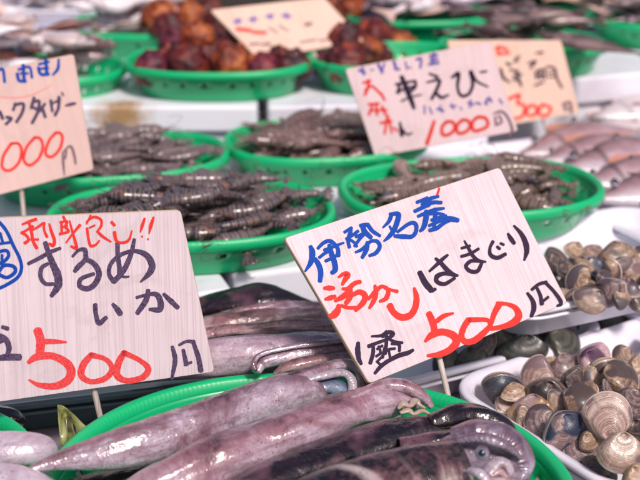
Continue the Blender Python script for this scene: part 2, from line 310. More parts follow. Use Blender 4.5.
TC=[((0,50),6.4,'b',[(20,[(-12,130),(18,125),(30,205)]),(22,[(110,150),(122,195),(165,200)]),(24,[(148,95),(155,200)]),(18,[(118,125),(188,110),(205,178)]),(16,[(130,150),(180,150)]),(22,[(245,112),(262,155),(312,155)]),(24,[(293,65),(300,155)]),(18,[(248,92),(312,75)]),(16,[(262,120),(310,115)]),((14,22,14),[(376,58),(370,120),(338,160)])]),
 ((0,50),6.4,'p',[((8,10,10,6),[(-90,290),(90,306),(210,285),(330,225)])]),
 ((0,50),6.4,'k',[(24,[(-2,395),(18,440)]),(22,[(42,430),(72,440),(38,475)]),(22,[(92,352),(148,345),(142,400),(105,462)]),(20,[(100,342),(84,385)]),(22,[(218,305),(200,372)]),(22,[(212,332),(250,330),(240,400),(205,468)]),(20,[(215,368),(248,388)]),(20,[(288,345),(250,395)]),(22,[(268,365),(290,430)]),(20,[(325,322),(335,392)]),(22,[(378,300),(374,370),(352,418)]),(16,[(322,348),(385,318)]),(12,[(395,272),(406,292)]),((14,22,18),[(420,356),(450,348),(482,342)])]),
 ((0,110),6.4,'R',[(20,[(72,215),(24,290),(14,365),(60,388),(118,340),(138,262),(118,216),(72,215)]),(20,[(222,176),(170,240),(152,318),(190,354),(248,310),(274,232),(255,182),(222,176)]),(20,[(356,146),(312,200),(292,278),(330,300),(380,252),(400,182),(385,148),(356,146)]),(20,[(-20,260),(-34,430)])]),
 ((0,110),6.4,'g',[((14,18,8),[(402,275),(405,340),(412,420)]),((10,16,18,14),[(398,275),(450,232),(475,290),(484,345)]),(14,[(425,262),(418,310)])])]
TD=[((340,40),6.4,'u',[(20,[(122,192),(160,212)]),(16,[(145,175),(152,222)]),(10,[(196,195),(216,190)]),(20,[(244,155),(272,208)]),(14,[(285,150),(264,212)]),(20,[(344,135),(360,190)]),(16,[(350,182),(382,188)]),(12,[(418,140),(430,188)]),(10,[(440,172),(456,180)]),(16,[(488,126),(518,120),(514,178)]),(18,[(574,102),(622,96)]),(20,[(600,86),(592,150)]),(18,[(570,156),(632,146)]),(16,[(578,126),(626,124)])]),
 ((340,40),6.4,'R',[(18,[(148,275),(195,262)]),(20,[(182,256),(178,310),(158,352)]),(18,[(160,322),(205,296),(262,348)]),(18,[(262,340),(285,385)])]),
 ((340,90),6.4,'R',[(18,[(182,92),(250,86)]),(18,[(184,160),(206,104)]),(18,[(232,88),(238,160)]),(16,[(190,132),(300,128)]),(18,[(268,104),(292,160)]),(18,[(258,212),(330,200)]),(16,[(300,180),(285,282)]),(14,[(322,226),(332,275)]),(16,[(305,160),(322,230)]),(14,[(342,240),(368,262)])]),
 ((340,90),6.4,'K',[((16,28,14),[(384,208),(394,285),(392,294)]),((18,12),[(396,250),(430,285),(462,274)])]),
 ((340,40),6.4,'K',[((30,36,34,24),[(394,235),(425,310),(455,385),(474,438)]),(18,[(356,284),(420,272),(482,262)]),(18,[(362,335),(420,312),(482,294)]),(22,[(380,290),(372,340)]),(20,[(482,262),(482,300),(432,348)]),((14,10),[(392,392),(450,366),(522,350)])]),
 ((420,40),6.4,'K',[((14,22),[(58,215),(112,236)]),((12,22,24,22),[(42,272),(122,256),(112,305),(74,378)]),((22,22,14),[(98,335),(138,368),(184,350)]),((18,28,20,22,22,24,26,18,12),[(204,240),(246,216),(240,300),(262,355),(312,345),(338,280),(324,200),(362,262),(436,300)]),(14,[(386,206),(428,200)])]),
 ((420,40),6.4,'u',[(12,[(28,420),(30,472)]),(12,[(60,430),(78,472)]),(14,[(108,440),(152,452)]),(12,[(128,422),(142,462)]),(12,[(200,408),(215,440)]),(10,[(192,426),(232,420)]),(10,[(258,430),(268,446)]),(14,[(308,400),(345,414)]),(14,[(325,385),(320,430)]),(14,[(358,400),(388,410)]),(16,[(418,405),(440,370),(458,395)]),(12,[(428,382),(426,416)]),(12,[(508,378),(528,406)])]),
 ((420,80),6.4,'R',[((20,26,26),[(92,262),(70,330),(44,410)]),(22,[(172,266),(142,300),(146,350),(190,346),(222,310),(210,270),(172,266)]),(22,[(270,256),(238,290),(242,338),(288,334),(320,298),(306,260),(270,256)]),(22,[(370,236),(336,270),(342,322),(390,318),(434,290),(420,244),(370,236)])]),
 ((420,80),6.4,'g',[((12,18,18,20,12),[(470,215),(522,202),(562,242),(590,318),(568,362)]),(16,[(482,235),(486,292)]),(16,[(505,225),(522,268),(488,288)])])]
TE=[((490,40),6.4,'R',[(20,[(38,50),(62,86)]),(20,[(52,42),(112,62)]),(18,[(46,92),(124,84)])]),
 ((490,40),6.4,'K',[(18,[(68,182),(88,252)]),(16,[(58,212),(122,272)]),(18,[(104,148),(132,162)]),(12,[(150,142),(184,130)]),(16,[(128,192),(182,200)]),(16,[(148,232),(204,220)]),(18,[(170,208),(198,292)]),(16,[(148,252),(192,262)]),(16,[(248,150),(292,138),(258,182)]),(14,[(288,202),(342,190)]),(14,[(288,230),(352,225)]),(14,[(290,200),(300,250)]),(16,[(320,188),(326,248)]),(14,[(352,180),(352,252)]),(14,[(286,292),(342,270)]),((14,16,16,14),[(365,170),(412,182),(430,250),(462,306)]),(12,[(370,210),(412,205)]),(12,[(374,236),(412,235)])]),
 ((500,90),4.57,'R',[(15,[(38,42),(88,22),(80,60),(112,72),(102,120),(66,132)]),(14,[(136,70),(120,108),(155,116),(168,78),(136,70)]),(14,[(192,66),(176,108),(214,116),(232,82),(192,66)])]),
 ((500,90),4.57,'g',[(14,[(286,66),(320,58),(326,104)]),(12,[(294,66),(298,96)]),(10,[(298,84),(322,84)])])]
TF=[((200,3),3.765,'u',[(10,[(128,72),(156,64)]),(8,[(140,58),(146,80)]),(10,[(184,62),(216,60)]),(8,[(200,50),(200,76)]),(10,[(248,52),(276,46)]),(8,[(262,42),(268,62)]),(10,[(308,46),(342,50)]),(8,[(325,36),(325,60)])]),
 ((200,3),3.765,'R',[(14,[(138,98),(192,104)]),(13,[(200,110),(248,112)])]),
 ((200,3),3.765,'g',[(6,[(258,92),(292,112)]),(6,[(296,84),(334,106)]),(8,[(394,86),(422,74)]),(8,[(400,74),(416,86)]),(9,[(188,156),(222,152)]),(9,[(230,158),(264,152)]),(7,[(378,148),(438,138)]),(7,[(448,142),(522,134)])])]
TG=[((0,0),1,'g',[(2,[(-1,27),(9,28)]),(2,[(-2,12),(4,17)]),(2,[(-12,20),(-2,22)])])]
sign('price_sign',[(-58,220),(181,210),(215,372),(-26,405.5)],.735,26,10,TA,'pale wooden sign at left with brushed red 500 and blue stamp ring, above the squid',((93,385),(104,434),.0021,.004))
sign('price_sign',[(284,238),(500,167),(568,303),(369,384)],.79,24,34,TB,'tilted pale wooden sign with blue heading and red 500 yen between squid and clams',((439,357),(450,404),.0021,.0))
sign('price_sign',[(-52,78),(74,54),(94,170),(-28,202)],1.0,22,12,TC,'pink sign with big red zeros and blue heading behind the wooden squid sign',((21,186),(24,216),.002,.03),BOARD2)
sign('price_sign',[(345,69),(490,41),(518,131),(375,157)],1.150,-4,12,TD,'pink-white sign with black kana and red 1000 above the prawn baskets',None,BOARD3)
sign('price_sign',[(447,40),(561,40),(580,113),(467,132)],1.33,12,14,TE,'salmon pink sign with red 300 half hidden behind the 1000 yen sign',((540,112),(543,120),.002,.03),BOARD4)
sign('price_sign',[(210,10),(324,-3),(364,41),(258,59)],1.37,18,48,TF,'worn pink sign tilted back over the maroon sea squirts',((308,45),(329,77),.0026,.115),BOARD4)
sign('price_sign',[(-60,-5),(-2,-2),(22,34),(-40,46)],1.55,20,35,TG,'small pink card cut off at the top left corner of the photo',((-10,38),(-8,48),.002,.11),BOARD2)
# ---------------------------------------------------------------- setting
def ground_mat():
    m=M('wet_concrete',.5,.1); v=m.coord(); f=m.noise(v,3,8); m.base(m.ramp(f,[(.3,(.05,.05,.055)),(.7,(.13,.125,.13))])); m.bump(m.noise(v,60,6),.4,.01); return m.m
V=[Vector((-60,-60,-.75)),Vector((60,-60,-.75)),Vector((60,60,-.75)),Vector((-60,60,-.75))]
tag(obj('ground',(V,[(0,1,2,3)],[(0,0)]*4),ground_mat(),None,False),kind='structure')
def table_mat():
    m=M('wet_stall_top',.22,.4); v=m.coord(); f=m.noise(v,14,6); m.base(m.ramp(f,[(.3,(.24,.17,.23)),(.7,(.42,.32,.40))])); m.bump(m.noise(v,35,4),.25,.003); return m.m
DARKW=plain('dark_stained_wood',(.035,.03,.025),.6,0,.4,8)
t=empty('market_stall',(0,1.3,-.75),(0,0,0),'long low market stall table with wet pinkish grey top','stall')
def lbox(name,b,mat,par,off,bevel=.003):
    o=obj(name,box_part(*b),mat,par,False,bevel=bevel); return o
lbox('table_top',(-1.3,1.5,-.98,.85,.70,.75),table_mat(),t,0)
lbox('front_panel',(-1.28,1.48,-.96,-.93,.1,.698),DARKW,t,0)
for x in (-1.2,1.4):
    for y in (-.88,.78): lbox('leg',(x-.03,x+.03,y-.03,y+.03,0,.698),DARKW,t,0)
for (bx0,bx1,by,bl_) in ((-1.6,.0,1.89,'added dark olive backdrop board hiding the bright floor behind the goods at the left'),(.03,1.9,2.22,'added dark olive backdrop board hiding the bright floor behind the goods at the right')):
    bb=empty('backdrop_board',((bx0+bx1)/2,by,-.75),(0,0,0),bl_,'board'); hw=(bx1-bx0)/2  # added backdrop: keeps the background dark where sunlit floor would show
    lbox('panel',(-hw,hw,0,.03,.1,1.02),DARKW,bb,0)
    for x in (-hw+.1,hw-.1): lbox('post',(x-.03,x+.03,.032,.09,0,1.05),DARKW,bb,0)
# ---------------------------------------------------------------- polystyrene boxes (lid + body)
def foam_box(cx,cy,rot,sx,sy,z1,z0=0.,lid=.03,label=''):
    o=empty('foam_box',(cx,cy,z0),(0,0,R(rot)),label,'foam box','white polystyrene boxes under the goods'); h=z1-z0
    lbox('lid',(-sx/2,sx/2,-sy/2,sy/2,h-lid,h),FOAM,o,0,.004)
    if h-lid>.005: lbox('box_body',(-sx/2+.008,sx/2-.008,-sy/2+.008,sy/2-.008,0,h-lid-.002),FOAM,o,0,.004)
    return o
STAIN=M('polystyrene_stained',.45,.15); _v=STAIN.coord(); _n=STAIN.noise(_v,60,5); _g=STAIN.n('VectorMath',operation='DISTANCE'); STAIN.l(_v,_g.inputs[0]); _g.inputs[1].default_value=(-.019,-.172,.090)
_a=STAIN.n('Math',operation='MULTIPLY_ADD'); STAIN.l(_n,_a.inputs[0]); _a.inputs[1].default_value=.05; STAIN.l(_g.outputs['Value'],_a.inputs[2])
STAIN.base(STAIN.ramp(_a.outputs[0],[(.036,(.40,.24,.12)),(.050,(.62,.52,.48)),(.062,(.78,.79,.88))]))
def fbx_front(p0,p1,depth,z1,lid,label,z0=0.):
    """front edge from p0 to p1 (world xy), going back by depth"""
    d_=Vector((p1[0]-p0[0],p1[1]-p0[1])); L_=d_.length; u=d_/L_; n=Vector((-u.y,u.x)); c=Vector(p0)+u*L_/2+n*depth/2
    return foam_box(c.x,c.y,math.degrees(math.atan2(u.y,u.x)),L_,depth,z1,z0,lid,label)
ua=R(20); 
A0=Vector((-.52,.716)); du=Vector((math.cos(ua),math.sin(ua)))
nv_=Vector((du.y,-du.x))*.024
fbx_front(A0+nv_,A0+nv_+du*.47,.354,.050,.036,'low white foam box under the striped prawn basket')
fbx_front(A0+du*.478,A0+du*.835,.33,.050,.036,'low white foam box under the prawn basket right of centre')
_b=fbx_front((-.335,1.245),(-.070,1.245),.35,.10,.030,'white foam box with a brown stain below the sea squirt basket')
for _c in _b.children:
    if _c.name.startswith('lid'): _c.data.materials[0]=STAIN.m
fbx_front((-.058,1.245),(.20,1.262),.35,.10,.028,'white foam box behind the centre prawn basket')
fbx_front((.17,1.335),(.66,1.50),.30,.10,.034,'white foam box behind the sea bream tray')
fbx_front((-.80,1.20),(-.345,1.245),.42,.085,.030,'white foam box at the far left under the ice and pale fish')
fbx_front((-.80,1.66),(-.15,1.66),.21,.10,.03,'white foam box at the back left of the stall')
fbx_front((.04,1.65),(.42,1.70),.42,.10,.03,'white foam box at the back centre of the stall')
fbx_front((.44,1.72),(1.0,1.92),.26,.10,.03,'white foam box at the back right of the stall')
# ---------------------------------------------------------------- green baskets
def sup(t,a,b,n=2.5):
    c,s=math.cos(t),math.sin(t); return (math.copysign(abs(c)**(2/n),c)*a,math.copysign(abs(s)**(2/n),s)*b)
def basket(cx,cy,z,a,b,rot,h,label,holes=True,n=2.4,ear=.0):
    o=empty('basket',(cx,cy,z),(0,0,R(rot)),label,'basket','green plastic baskets on the stall')
    N=144
    def ring(s,zz,off=0.):
        pts=[]
        for j in range(N):
            t=2*PI*j/N; x,y=sup(t,a,b,n); l=math.hypot(x,y); k=s+off/l
            pts.append(Vector((x*k,y*k,zz+ear*abs(math.cos(t))**8)))
        return pts
    prof=[(.82,.001),(.845,.003),(.862,.010)]+[(.862+.09*k/6,.010+(h-.020)*k/6) for k in range(1,7)]+[(.958,h-.006)]
    rings=[ring(s,zz) for s,zz in prof]
    V,Fc,U=loft(rings)
    if holes:
        keep=[]
        for i,f in enumerate(Fc):
            row,colj=divmod(i,N)
            if row in (5,6) and colj%5==1: continue
            keep.append(f)
        Fc=keep
    obj('basket_wall',(V,Fc,U),GREEN,o,True,solid=.0018)
    fl=[ring(s,.001) for s in (.03,.2,.4,.6,.815)]; V,Fc,U=loft(fl,True,False)
    obj('basket_floor',(V,Fc,U),GREEN,o,True,solid=.0018)
    rr=[ring(s,zz,of) for s,zz,of in ((.958,h-.007,-.0012),(.965,h-.001,-.0014),(.98,h+.001,0),(.995,h,.0008),(1.,h-.003,.0016),(1.,h-.009,.0018),(.993,h-.009,0),(.975,h-.006,0),(.958,h-.0065,0.0010),(.958,h-.007,-.0012))]
    obj('rim',loft(rr),GREENR,o,True)
    return o
# ---------------------------------------------------------------- foam trays
def rrect(sx,sy,r,z,k=6):
    pts=[]
    for (cx,cy,a0) in ((sx/2-r,sy/2-r,0),(-sx/2+r,sy/2-r,90),(-sx/2+r,-sy/2+r,180),(sx/2-r,-sy/2+r,270)):
        for i in range(k+1):
            t=R(a0+90*i/k); pts.append(Vector((cx+r*math.cos(t),cy+r*math.sin(t),z)))
    return pts
def tray(cx,cy,z,sx,sy,rot,h,label,r=.03,lip=.006,wall=.003,slope=.006,group='white foam trays of seafood'):
    o=empty('foam_tray',(cx,cy,z),(0,0,R(rot)),label,'tray',group)
    P=[(-2*slope,0,.7),(-slope*1.2,.002,.8),(0-lip,h-.004,1),(-.001,h-.005,1.1),(0,h-.003,1.1),(-.0008,h-.0005,1.1),(-lip*.5,h,1.05),(-lip-wall*.4,h-.001,1),(-lip-wall,h-.003,1),(-slope*1.2-wall-.003,wall+.004,.8),(-2*slope-wall-.002,wall+.001,.7),(-2*slope-.012,wall,.5)]
    rings=[rrect(sx+2*e,sy+2*e,max(.004,r*q+min(0,e)*.3),zz,8) for e,zz,q in P]
    obj('tray_shell',loft(rings,True,True),TRAY,o,True)
    # second stepped lip line below the edge
    rings=[rrect(sx+2*e,sy+2*e,r*1.05,zz,8) for e,zz in ((-lip*.9,h-.010),(-.002,h-.0105),(-.0015,h-.0085),(-lip*.75,h-.008))]
    obj('tray_lip',loft(rings+rings[:1]),TRAY,o,True)
    return o
# ================================================================ SQUID
def squid_mat(name,light,mid,dark,amt=.5,coatr=.07,spot=1.):
    m=M(name,.30,.9,.5,sss=.08); m.b.inputs['Coat Roughness'].default_value=coatr
    uv=m.coord('UV'); s=m.sep(uv)
    # v = 0.25 is the dorsal side of the tube
    a=m.n('Math',operation='SUBTRACT'); m.l(s[1],a.inputs[0]); a.inputs[1].default_value=.25
    b0=m.n('Math',operation='ABSOLUTE'); m.l(a.outputs[0],b0.inputs[0]); b1_=m.n('Math',operation='SUBTRACT'); b1_.inputs[0].default_value=1.; m.l(b0.outputs[0],b1_.inputs[1])
    b=m.n('Math',operation='MINIMUM'); m.l(b0.outputs[0],b.inputs[0]); m.l(b1_.outputs[0],b.inputs[1])
    v=m.coord('Object',(1,1,1),rnd=True)
    nz=m.noise(v,24,7,.68,1.); mm=m.n('Math',operation='MULTIPLY_ADD'); m.l(nz,mm.inputs[0]); mm.inputs[1].default_value=1.1; m.l(b.outputs[0],mm.inputs[2])
    c=m.ramp(mm.outputs[0],[(amt[0],dark),(amt[1],mid),(amt[2],light)])
    n2=m.noise(v,110,5,.75,1.); c=m.mix(m.ramp(n2,[(.46,BK),(.66,(.65,)*3)]),c,mid)
    an=m.n('Math',operation='MULTIPLY'); m.l(s[1],an.inputs[0]); an.inputs[1].default_value=2*PI
    cs=m.n('Math',operation='COSINE'); m.l(an.outputs[0],cs.inputs[0]); sn_=m.n('Math',operation='SINE'); m.l(an.outputs[0],sn_.inputs[0]); cb=m.n('CombineXYZ'); ul_=m.n('Math',operation='MULTIPLY'); m.l(s[0],ul_.inputs[0]); ul_.inputs[1].default_value=2.4
    m.l(ul_.outputs[0],cb.inputs[0]); m.l(cs.outputs[0],cb.inputs[1]); m.l(sn_.outputs[0],cb.inputs[2]); n5=m.noise(cb.outputs[0],4.2,6,.68,.5); c=m.mix(m.ramp(n5,[(.50,BK),(.62,(.55,)*3)]),c,tuple((x*.6+y*.4) for x,y in zip(mid,dark)))
    n3=m.noise(v,17,3,.6,.6); c=m.mix(m.ramp(n3,[(.56,BK),(.66,(.70 if spot>=.3 else .12,)*3)]),c,tuple(min(1,x*1.25) for x in light))
    n4=m.noise(v,48,5,.7,1.5); c=m.mix(m.ramp(n4,[(.58,BK),(.68,(.6,)*3)]),c,dark)
    vo=m.n('TexVoronoi'); vo.inputs['Scale'].default_value=330; m.l(v,vo.inputs['Vector'])
    dots=m.ramp(vo.outputs['Distance'],[(.10,(.8*spot,)*3),(.30,BK)]); dots=m.mix(1.,dots,m.ramp(m.noise(v,55,3),[(.42,BK),(.58,WH)]),'MULTIPLY'); c=m.mix(dots,c,tuple(x*.45 for x in mid))
    m.base(c)
    bp=m.bump(m.noise(v,70,5,.65),.5,.0024); m.bump(m.noise(v,170,3,.6),.38,.0012,bp)
    ro=m.ramp(m.noise(v,40,4),[(.35,(.12,)*3),(.7,(.42,)*3)]); m.l(ro,m.b.inputs['Roughness'])
    return m.m
LIL=(.50,.42,.52)
SQ_A=squid_mat('squid_skin_speckled',LIL,(.22,.12,.16),(.065,.026,.032),(.46,.62,.84))
SQ_B=squid_mat('squid_skin_pink',(.50,.39,.48),(.27,.13,.17),(.07,.025,.035),(.46,.62,.84))
SQ_D=squid_mat('squid_skin_dark',(.16,.07,.10),(.035,.012,.020),(.007,.003,.006),(.82,1.02,1.2),.04)
SQ_E=squid_mat('squid_skin_dark_backed',(.50,.42,.42),(.15,.07,.08),(.006,.003,.005),(.74,.80,.92),.04)
SQ_P=squid_mat('squid_skin_pale',(.52,.45,.54),(.38,.29,.36),(.30,.18,.25),(.30,.45,.62))
SQ_F=squid_mat('squid_skin_fleshy',(.52,.42,.50),(.34,.20,.27),(.14,.06,.08),(.40,.56,.76))
SQ_H=squid_mat('squid_head_skin',(.30,.25,.34),(.15,.085,.13),(.04,.02,.035),(.44,.62,.84))
SQ_R=squid_mat('squid_skin_brown',(.52,.38,.42),(.28,.14,.15),(.06,.025,.03),(.46,.62,.82))
FLESH=squid_mat('squid_flesh',(.44,.37,.43),(.28,.19,.25),(.18,.11,.15),(.30,.45,.62),.1,.4)
INNER=squid_mat('squid_inner_blue',(.20,.26,.36),(.10,.12,.20),(.03,.03,.06),(.40,.6,.8),.05,.2)
GUTS=plain('creamy_ragged_flesh',(.40,.30,.25),.3,.5,.5,110,.9)
EYEW=plain('eye_ring',(.34,.30,.36),.15,.8,.1,100); EYEB=plain('eye_black',(.004,.006,.02),.04,1.,.2,50); EYEU=plain('eye_silver',(.20,.25,.34),.15,.8,.3,200)
def W(path,zs,F_=None):
    """pixel path with heights and radii in px -> world path"""
    out=[]
    for (x,y,z,r) in path:
        p=at(x,y,z); dd=(p-C).dot(FW); out.append((p.x,p.y,p.z,r*dd/F))
    return out
def rel(path,o): return [(x-o.x,y-o.y,z-o.z,r) for x,y,z,r in path]
def squid(path,mat,label,open_end=True,fin=None,head=None,group='squid piled in the front basket',flat=.84,arms=(),n=120,m=48,wob=.10,seed=1):
    wp=W(path,None); base=Vector((wp[0][0],wp[0][1],min(q[2] for q in wp)-.01)); rp=rel(wp,base)
    root=empty('squid',base,(0,0,0),label,'squid',group)
    S=spline(rp,n)
    if open_end:
        e=Vector(S[-1][:3]); e0=Vector(S[-6][:3]); d_=(e-e0).normalized(); r=S[-1][3]
        for k,(f,rr) in enumerate(((.06,1.0),(.12,.95),(.12,.88),(.02,.80),(-.15,.76),(-.6,.72),(-1.3,.66),(-2.2,.5))): S.append((*(e+d_*r*f),r*rr))
    rings=[]
    for i,s in enumerate(S):
        p=Vector(s[:3]); i0,i1=min(max(0,i-1),n-2),min(n-1,i+1)
        a=(Vector(S[i1][:3])-Vector(S[i0][:3])).normalized(); side=a.cross(Vector((0,0,1))).normalized(); u=side.cross(a)
        ring=[]
        for j in range(m):
            t=2*PI*j/m; q=p*38+Vector((math.cos(t),math.sin(t),seed*5.1)); rr=max(s[3],2e-4)*(1+wob*noise.noise(q)+wob*.45*noise.noise(q*2.7)+.05*math.cos(3*t+seed+i*.03)+.030*math.exp(-((t-1.75-.25*math.sin(i*.06+seed))/.16)**2)-.035*math.exp(-((t-.9-.3*math.sin(i*.05+seed*2))/.13)**2))
            ring.append(p+side*math.cos(t)*rr+u*math.sin(t)*rr*flat)
        rings.append(ring)
    obj('mantle',loft(rings,True,True),mat,root)
    if fin:   # (i0,i1,width px side) a pair of fins at the tail
        t0,t1,wd,lift=fin
        for sg in (1,-1):
            rows=[];K=26
            for k in range(K+1):
                t=t0+(t1-t0)*k/K; s=S[int(t*(n-1))]; p=Vector(s[:3]); i=int(t*(n-1)); a=(Vector(S[min(n-1,i+2)][:3])-Vector(S[max(0,i-2)][:3])).normalized()
                side=a.cross(Vector((0,0,1))).normalized()*sg; up_=Vector((0,0,1)); wdt=wd*math.sin(PI*(k/K)**.8)**.7+.0005; row=[]
                for q in range(9):
                    f=q/8; row.append(p+side*(s[3]*.55+wdt*f)+up_*(s[3]*.62*(1-f)+lift*f-.006*f*f+.0012*math.sin(k*.9+seed)*f))
                rows.append(row)
            obj('fin',loft(rows,closed=False),mat,root,True,solid=.0022)
    for ap,am in arms:
        a_=rel(W(ap,None),base); tv,tf,tu=tube(a_,110,24,flat=.78,wob=.16,seed=seed); S_=spline(a_,110)
        if am in (FLESH,SQ_H,SQ_P):
            for i_ in range(2,108):
                cen_=Vector(S_[i_][:3]); vd=(C-(cen_+base)).normalized()
                for j_ in range(24):
                    w_=tv[i_*24+j_]-cen_; al_=w_.normalized().dot(vd) if w_.length>1e-6 else 0
                    if al_>.45: tv[i_*24+j_]=cen_+w_*(1+.09*max(0,math.sin(i_*.95+(PI if w_.z>0 else 0)))*min(1,(al_-.45)*3))
        obj('arm',(tv,tf,tu),am,root)
    if head:
        hp,hm,eyes=head; h_=rel(W(hp,None),base); ho=obj('head',tube(h_,50,32,flat=.9,wob=.16,seed=seed+3),hm,root)
        for (ex,ey,ez,er) in eyes:
            p=at(ex,ey,ez); dd=(p-C).dot(FW); r=er*dd/F; p=p-base; nv=(C-(p+base)).normalized()
            def disc(rad,off,flatn,nm,mt):
                qn=nv.to_track_quat('Z','Y'); rings=[]
                for a in range(9):
                    th=PI*a/8; rings.append([p+nv*off+qn@Vector((math.sin(th)*rad*math.cos(2*PI*b/24),math.sin(th)*rad*math.sin(2*PI*b/24),math.cos(th)*rad*flatn)) for b in range(24)])
                return obj(nm,loft(rings),mt,ho)
            disc(r*1.6,-r*.8,.6,'eyelid',SQ_H); disc(r*1.05,-r*.25,.6,'eyeball',EYEU); disc(r*.80,r*.10,.5,'pupil',EYEB)
    return root
# front basket
basket(-.008,.575,0.0,.157,.140,-14,.046,'large round green basket of squid in the foreground',n=2.1)
S1=squid([(28,470,.058,3),(60,461,.058,11),(103,452,.058,20),(147,441,.058,25),(190,427,.058,26),(245,407,.058,25),(285,394,.058,25),(308,392,.056,20),(322,397,.052,11),(328,400,.05,3)],SQ_A,'speckled lilac squid lying along the back rim of the front basket, mantle end folded open',open_end=False,wob=.07,seed=1,
 arms=[([(268,386,.066,4),(290,378,.068,6),(320,369,.068,7),(345,364,.066,7.5),(358,369,.062,7),(364,382,.056,7),(364,396,.050,6),(360,408,.045,4)],SQ_A),([(300,382,.066,3),(322,376,.067,5),(342,373,.065,5),(351,379,.061,5),(352,391,.055,5),(345,402,.05,4)],FLESH),([(312,388,.058,8),(328,386,.057,10),(340,389,.054,10),(346,394,.05,7)],INNER)])
S2=squid([(110,512,.048,18),(150,490,.052,25),(195,469,.056,28),(247,448,.058,26),(302,428,.060,25),(350,409,.060,22),(390,401,.058,19),(412,402,.055,12),(424,405,.05,5)],SQ_B,'pink mottled squid in the middle of the front basket',open_end=False,wob=.12,seed=2,
 arms=[([(350,398,.070,3),(380,386,.070,7),(404,386,.068,8),(422,395,.062,7),(432,407,.055,4)],SQ_B),([(398,409,.062,1.5),(403,404,.064,3.5),(410,406,.062,2.5),(415,401,.062,4),(420,405,.06,2.5),(425,408,.058,1.5)],GUTS),([(400,413,.06,2),(408,411,.06,3.5),(414,414,.059,2),(422,411,.057,3),(430,414,.054,1.5)],GUTS)])
squid([(30,496,.026,8),(90,486,.028,15),(160,474,.030,18),(240,452,.030,16),(300,440,.03,12)],SQ_D,'dark squid deep in the basket below the speckled one',open_end=False,wob=.1,seed=21,group='squid piled in the front basket')
S3=squid([(200,516,.046,24),(270,484,.048,26),(340,456,.049,25),(400,438,.050,22),(445,429,.050,17)],SQ_D,'very dark glossy squid wedged below the pink mottled one',wob=.08,seed=3,open_end=False,
 head=([(430,424,.056,10),(455,418,.058,15),(480,420,.058,16),(503,430,.054,13),(512,440,.05,6)],SQ_D,[]))
S4=squid([(235,545,.05,24),(300,515,.056,34),(360,494,.058,38),(420,476,.058,34),(455,466,.058,30)],SQ_E,'dark backed squid at the bottom right with its eye and curled arms showing',wob=.05,seed=4,
 head=([(440,468,.052,22),(462,457,.055,27),(485,455,.055,27),(506,463,.052,22),(520,474,.046,14)],SQ_H,[(482,453,.081,4.6)]),
 arms=[([(452,434,.066,8),(476,431,.070,14),(502,438,.066,17),(517,452,.060,16),(521,468,.052,13),(514,482,.046,9),(502,492,.04,5)],SQ_H),
 ([(480,486,.056,7),(488,472,.064,8),(497,463,.068,7),(506,464,.068,5.5),(510,472,.064,4.5),(506,480,.058,3.5),(500,482,.054,2)],FLESH),
 ([(470,490,.060,9),(492,486,.062,10),(512,484,.056,9),(522,480,.05,4)],SQ_R),([(492,468,.06,4),(506,472,.062,7),(516,478,.056,6),(520,488,.05,3)],SQ_H),([(458,440,.072,5),(478,437,.076,6),(498,442,.074,7),(512,450,.068,5),(520,458,.062,3)],SQ_H),
 ([(490,476,.064,3),(498,471,.065,5),(504,475,.062,5),(502,484,.056,4)],SQ_R),([(400,446,.056,10),(440,442,.058,13),(480,438,.056,13),(505,446,.05,9)],SQ_D),([(470,470,.068,4),(480,474,.070,6),(488,484,.064,6),(486,494,.055,5)],SQ_P)])
squid([(60,545,.048,20),(140,525,.05,26),(230,505,.05,26),(320,500,.045,22)],SQ_D,'dark squid along the very bottom edge under the pink one',wob=.06,seed=9,open_end=False,group='squid piled in the front basket')
# left basket
basket(-.285,.575,0.0,.118,.105,6,.046,'green basket with pale squid at the bottom left corner',n=2.2)
squid([(-90,452,.045,14),(-40,452,.050,20),(10,450,.052,20),(40,449,.05,17),(54,449,.046,8)],SQ_P,'upper pale squid at the bottom left corner',open_end=False,wob=.05,seed=5,group='pale squid at the left')
squid([(-90,490,.045,20),(-30,487,.052,26),(15,487,.052,25),(45,492,.05,18),(58,498,.046,8)],SQ_P,'lower pale squid cut off by the bottom left edge',open_end=False,wob=.05,seed=6,group='pale squid at the left')
squid([(-60,425,.03,10),(-20,418,.036,16),(10,418,.036,12),(24,422,.032,5)],SQ_D,'black shiny squid behind the pale ones at the left edge',open_end=False,wob=.12,seed=8,group='pale squid at the left')
# rear squid tray
tray(-.125,.795,0,.30,.13,14,.026,'dark teal tray of squid under the wooden signs',r=.03,group='trays'); 
for ch in bpy.data.objects[-1].parent.children if bpy.data.objects[-1].parent else []: pass
for o_ in [x for x in bpy.data.objects if x.parent and x.parent.name.startswith('foam_tray')]:
    o_.data.materials.clear(); o_.data.materials.append(TEAL)
    o_.parent.name='squid_tray'
squid([(160,322,.035,10),(205,308,.042,15),(240,303,.046,19),(262,301,.048,20),(285,303,.046,15),(312,308,.042,8),(330,312,.04,3)],SQ_D,'dark purple squid furthest back in the teal tray',open_end=False,wob=.10,seed=11,group='squid in the teal tray',flat=.8)
squid([(150,345,.035,10),(200,331,.044,14),(250,323,.048,14),(300,317,.048,13),(345,312,.046,11)],SQ_R,'brown and pink squid between the dark and the pale one',open_end=False,wob=.14,seed=12,group='squid in the teal tray')
squid([(150,350,.04,7),(210,333,.050,7),(270,327,.054,7),(330,325,.052,7),(380,324,.05,5)],SQ_R,'thin dark squid arm strip lying across the teal tray',open_end=False,wob=.2,seed=13,group='squid in the teal tray')
